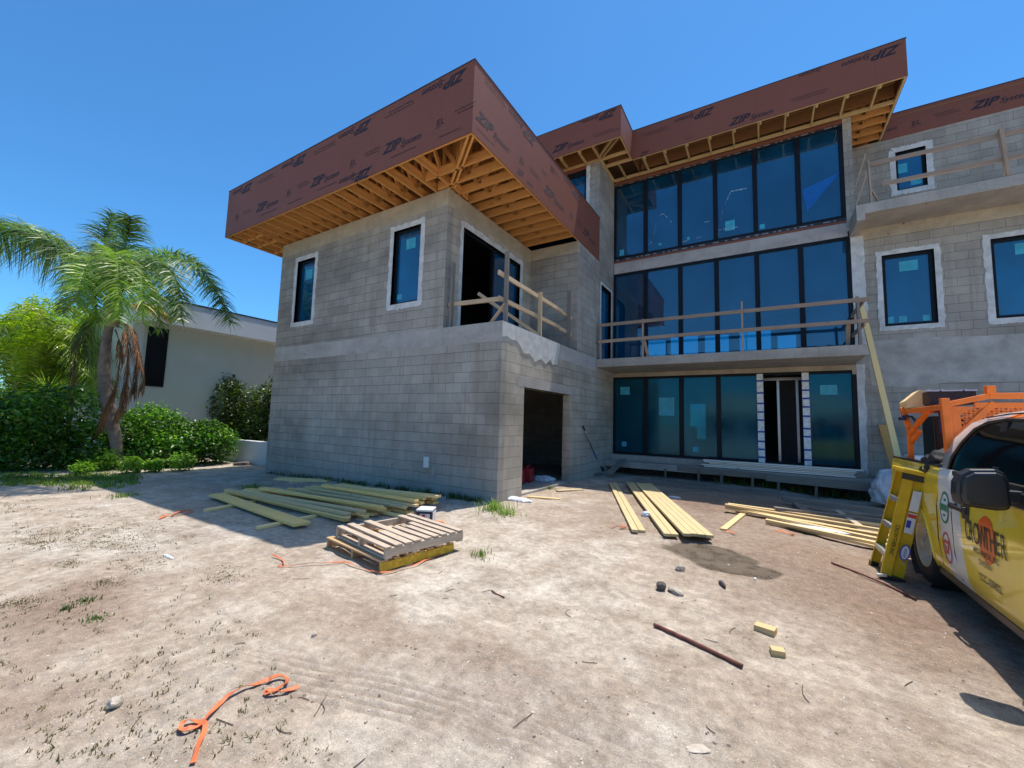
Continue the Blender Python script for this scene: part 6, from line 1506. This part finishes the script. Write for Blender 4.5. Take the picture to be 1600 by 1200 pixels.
# ------------------------------------------------------------------ grass, weeds, pebbles
def blades(centers, n, rad, h, seed, wd=.006):
    r = np.random.default_rng(seed); V, F_ = [], []
    for (cx, cy, k, hh) in centers:
        for i in range(int(n*k)):
            a = r.uniform(0, 6.28); q = abs(r.normal())*rad*k; x, y = cx+math.cos(a)*q, cy+math.sin(a)*q; z = gz(x, y)-.003
            L = h*hh*r.uniform(.4, 1.1); la = r.uniform(0, 6.28); lean = r.uniform(.1, .9); dx, dy = math.cos(la)*lean, math.sin(la)*lean; w_ = wd*r.uniform(.6, 1.3)
            b = len(V); sx, sy = -math.sin(la)*w_, math.cos(la)*w_
            V += [(x-sx, y-sy, z), (x+sx, y+sy, z), (x+dx*L*.5+sx*.7, y+dy*L*.5+sy*.7, z+L*.6), (x+dx*L*.5-sx*.7, y+dy*L*.5-sy*.7, z+L*.6), (x+dx*L+sx*.1, y+dy*L+sy*.1, z+L*.85), (x+dx*L-sx*.1, y+dy*L-sy*.1, z+L*.85)]
            F_ += [[b, b+1, b+2, b+3], [b+3, b+2, b+4, b+5]]
    return V, F_
r = np.random.default_rng(90)
cs = []
for i in range(190):
    u, v = r.uniform(0, 215), 750+r.normal()*6
    p = G(u, v); cs.append((p.x, p.y, r.uniform(.5, 1.1), r.uniform(.6, 1.2)))
V, F_ = blades(cs, 42, .13, .10, 91, .007); tag(fast_mesh('grass_strip', V, F_, M['grass']), 'strip of short green grass along the foot of the hedges', 'grass', kind='stuff')
def tuft(px, k, h, mat, name, lab, cat, seed, n=70, rad=.07, grp=None):
    p = G(*px); V, F_ = blades([(p.x, p.y, k, h)], n, rad, .11, seed, .005); o = fast_mesh(name, V, F_, M[mat]); c = Vector((p.x, p.y, gz(p.x, p.y))); o.data.transform(Matrix.Translation(-c)); o.location = c; return tag(o, lab, cat, grp)
tuft((772, 797), 1.9, 1.7, 'grass', 'grass_tuft', 'largest bright green grass tuft at the garage corner', 'grass tuft', 1, 160, .09)
tuft((790, 805), 1.3, 1.0, 'grass', 'grass_tuft', 'smaller grass tuft just below the one at the garage corner', 'grass tuft', 2, 120, .09)
tuft((752, 869), .9, .8, 'grass', 'grass_tuft', 'single small green tuft alone on the sand right of the pallets', 'grass tuft', 3, 90, .08)
tuft((858, 764), 1.2, .9, 'grass', 'grass_tuft', 'pale tuft before the garage door sill', 'grass tuft', 4, 90, .1)
tuft((192, 776), 1.6, .8, 'grass', 'grass_tuft', 'green tuft at the left tip of the shade', 'grass tuft', 5, 120, .12)
tuft((390, 762), 1.5, 1.0, 'grass', 'grass_tuft', 'dark tuft in the shade behind the left end of the board pile', 'grass tuft', 6, 110, .12)
tuft((133, 938), .9, .28, 'weedgreen', 'grass_tuft', 'flat green tuft on the left sand, upper of two', 'grass tuft', 7, 130, .08); tuft((148, 966), .9, .28, 'weedgreen', 'grass_tuft', 'flat green tuft on the left sand, lower of two', 'grass tuft', 8, 130, .08); tuft((105, 951), .5, .5, 'weedgreen', 'grass_tuft', 'tiny green tuft left of the two flat ones', 'grass tuft', 9, 80, .06)
cs = []
for i in range(330):
    y_ = r.uniform(0, 1); u = r.uniform(0, 560)*(.5+.5*y_); v = 790+400*y_**.8
    p = G(u, v); cs.append((p.x, p.y, r.uniform(.10, .35), r.uniform(.12, .34)))
for (u, v, su, sv_, n_) in ((130, 828, 40, 5, 60), (90, 845, 45, 8, 70), (60, 845, 20, 6, 30), (170, 850, 30, 8, 30), (20, 943, 25, 6, 30), (230, 845, 40, 10, 40), (350, 895, 15, 8, 25), (110, 882, 12, 3, 15), (165, 912, 12, 3, 15), (210, 880, 20, 10, 20), (30, 790, 30, 6, 30), (120, 800, 60, 8, 50), (230, 820, 30, 5, 25)):
    for i in range(n_):
        p = G(u+r.normal()*su, v+r.normal()*sv_); cs.append((p.x, p.y, r.uniform(.4, 1.0), r.uniform(.08, .22)))
V, F_ = blades(cs, 26, .08, .11, 92, .0035); tag(fast_mesh('dry_weeds', V, F_, M['dry']), 'low dry weeds dotted over the sandy ground at the left', 'weeds', kind='stuff')
cs = []
for i in range(120):
    u = r.uniform(420, 760); p = on(u, 700, y=6.2); x = float(p[0])
    if x < -4.3: cs.append((x, 6.30-abs(r.normal())*.06, r.uniform(.4, .8), r.uniform(.5, 1.3)))
for i in range(90): cs.append((r.uniform(-1.2, 2.4), r.uniform(12.35, 12.85), r.uniform(.5, 1), r.uniform(1, 2.6)))
V, F_ = blades(cs, 22, .08, .12, 93, .006); tag(fast_mesh('wall_weeds', V, F_, M['leaf_dark']), 'dark weeds growing in the shade at the foot of the walls', 'weeds', kind='stuff')
# pebbles and chips
def pebbles(n, seed, lo, hi, mat, name, lab, region):
    r = np.random.default_rng(seed); V, F_ = [], []
    base = np.array([(1, 0, 0), (-1, 0, 0), (0, 1, 0), (0, -1, 0), (0, 0, 1), (0, 0, -1)], float); tri = [(0, 2, 4), (2, 1, 4), (1, 3, 4), (3, 0, 4), (2, 0, 5), (1, 2, 5), (3, 1, 5), (0, 3, 5)]
    for i in range(n):
        x, y = region(r); s = lo*(hi/lo)**(r.uniform()**2.2); a = r.uniform(0, 6.28); R2 = np.array([[math.cos(a), -math.sin(a), 0], [math.sin(a), math.cos(a), 0], [0, 0, 1]])
        p = (base*r.uniform(.6, 1.2, (6, 3))*[s*r.uniform(.8, 1.6), s, s*.6])@R2.T+[x, y, gz(x, y)+s*.2]; b = len(V); V += list(p); F_ += [[b+i_, b+j, b+k] for i_, j, k in tri]
    return tag(fast_mesh(name, V, F_, M[mat]), lab, 'pebbles', kind='stuff')
def reg(r):
    d = 1.1*(9/1.1)**r.uniform(); a = R_(r.uniform(-78, 38)); return math.sin(a)*d, math.cos(a)*d
M['chip'] = plain('pale shell chip', (.58, .54, .47), .8, var=.25, scale=30); M['soilclod'] = plain('soil crumb', (.17, .125, .095), .95, var=.3, scale=20)
pebbles(4200, 201, .002, .009, 'chip', 'pale_chips', 'tiny pale shell chips strewn over the sand', reg)
pebbles(2500, 202, .002, .011, 'soilclod', 'soil_crumbs', 'small dark soil crumbs strewn over the sand', reg)
# thin twigs
r = np.random.default_rng(301); V, F_ = [], []
for i in range(60):
    x, y = reg(r); a = r.uniform(0, 6.28); L = r.uniform(.03, .22); n_ = 5; c = r.normal()*1.2; b0_ = len(V); px_, py_ = x, y
    for q in range(n_):
        z = gz(px_, py_)+.004; w_ = .0022
        V += [(px_-math.sin(a)*w_, py_+math.cos(a)*w_, z), (px_, py_, z+w_*1.8), (px_+math.sin(a)*w_, py_-math.cos(a)*w_, z)]; px_ += math.cos(a)*L/n_; py_ += math.sin(a)*L/n_; a += c*.2
    for q in range(n_-1):
        for k in range(2): F_.append([b0_+3*q+k, b0_+3*q+k+1, b0_+3*q+3+k+1, b0_+3*q+3+k])
tag(fast_mesh('dry_twigs', V, F_, M['stem']), 'thin dry twigs scattered over the sand', 'twigs', kind='stuff')

# ================================================================== ACROSS THE STREET (mirrored by the big panes)
OH = thing('street_house', 'white single storey house across the street, mirrored in the ground floor glass', 'house', (2, -24, -.1))
mb = MB(); mb.box(-6, 9, -30, -23, -.1, 3.0); mb.build('wall', M['neighbour_white'], OH)
mb = MB(); mb.prism([(-7, -30.8, 2.9), (-7, -22.2, 2.9), (-3.5, -26.5, 5.2)], (.01, 0, 0)); mb.face([(-7, -22.2, 2.9), (10, -22.2, 2.9), (6.5, -26.5, 5.2), (-3.5, -26.5, 5.2)]); mb.face([(10, -30.8, 2.9), (-7, -30.8, 2.9), (-3.5, -26.5, 5.2), (6.5, -26.5, 5.2)]); mb.face([(10, -22.2, 2.9), (10, -30.8, 2.9), (6.5, -26.5, 5.2)]); mb.build('roof', plain('pale roof tiles', (.45, .40, .34), .8), OH)
for x in (-4.5, -1.5, 4.5, 7): mb = MB(); mb.box(x, x+1.4, -22.99, -22.94, 1.0, 2.3); mb.build('window', M['darkglass'], OH)
mb = MB(); mb.box(1.4, 2.5, -22.99, -22.93, 0, 2.2); mb.build('door', M['osb'], OH)
for i, (x, y_, h) in enumerate(((-13, -20, 6.5), (-21, -16, 8), (14, -21, 7))):
    t = thing('street_tree', ('tree left of the house across the street', 'tallest tree across the street', 'tree right of the house across the street')[i], 'tree', (x, y_, -.1), 0, 'trees across the street')
    bl = [[x+random.uniform(-1.5, 1.5), y_+random.uniform(-1.5, 1.5), h*random.uniform(.5, .85), 1.7, 1.7, 1.3] for _ in range(7)]
    leaves(cloud(5000, bl, 400+i, .4), .3, 'leaf_dark', 'crown', t, .5, .3, 410+i); mb = MB(); mb.tube([(x, y_, -.15), (x+.1, y_, h*.4), (x, y_+.1, h*.7)], [.2, .15, .08], 8); mb.build('trunk', M['stem'], t)
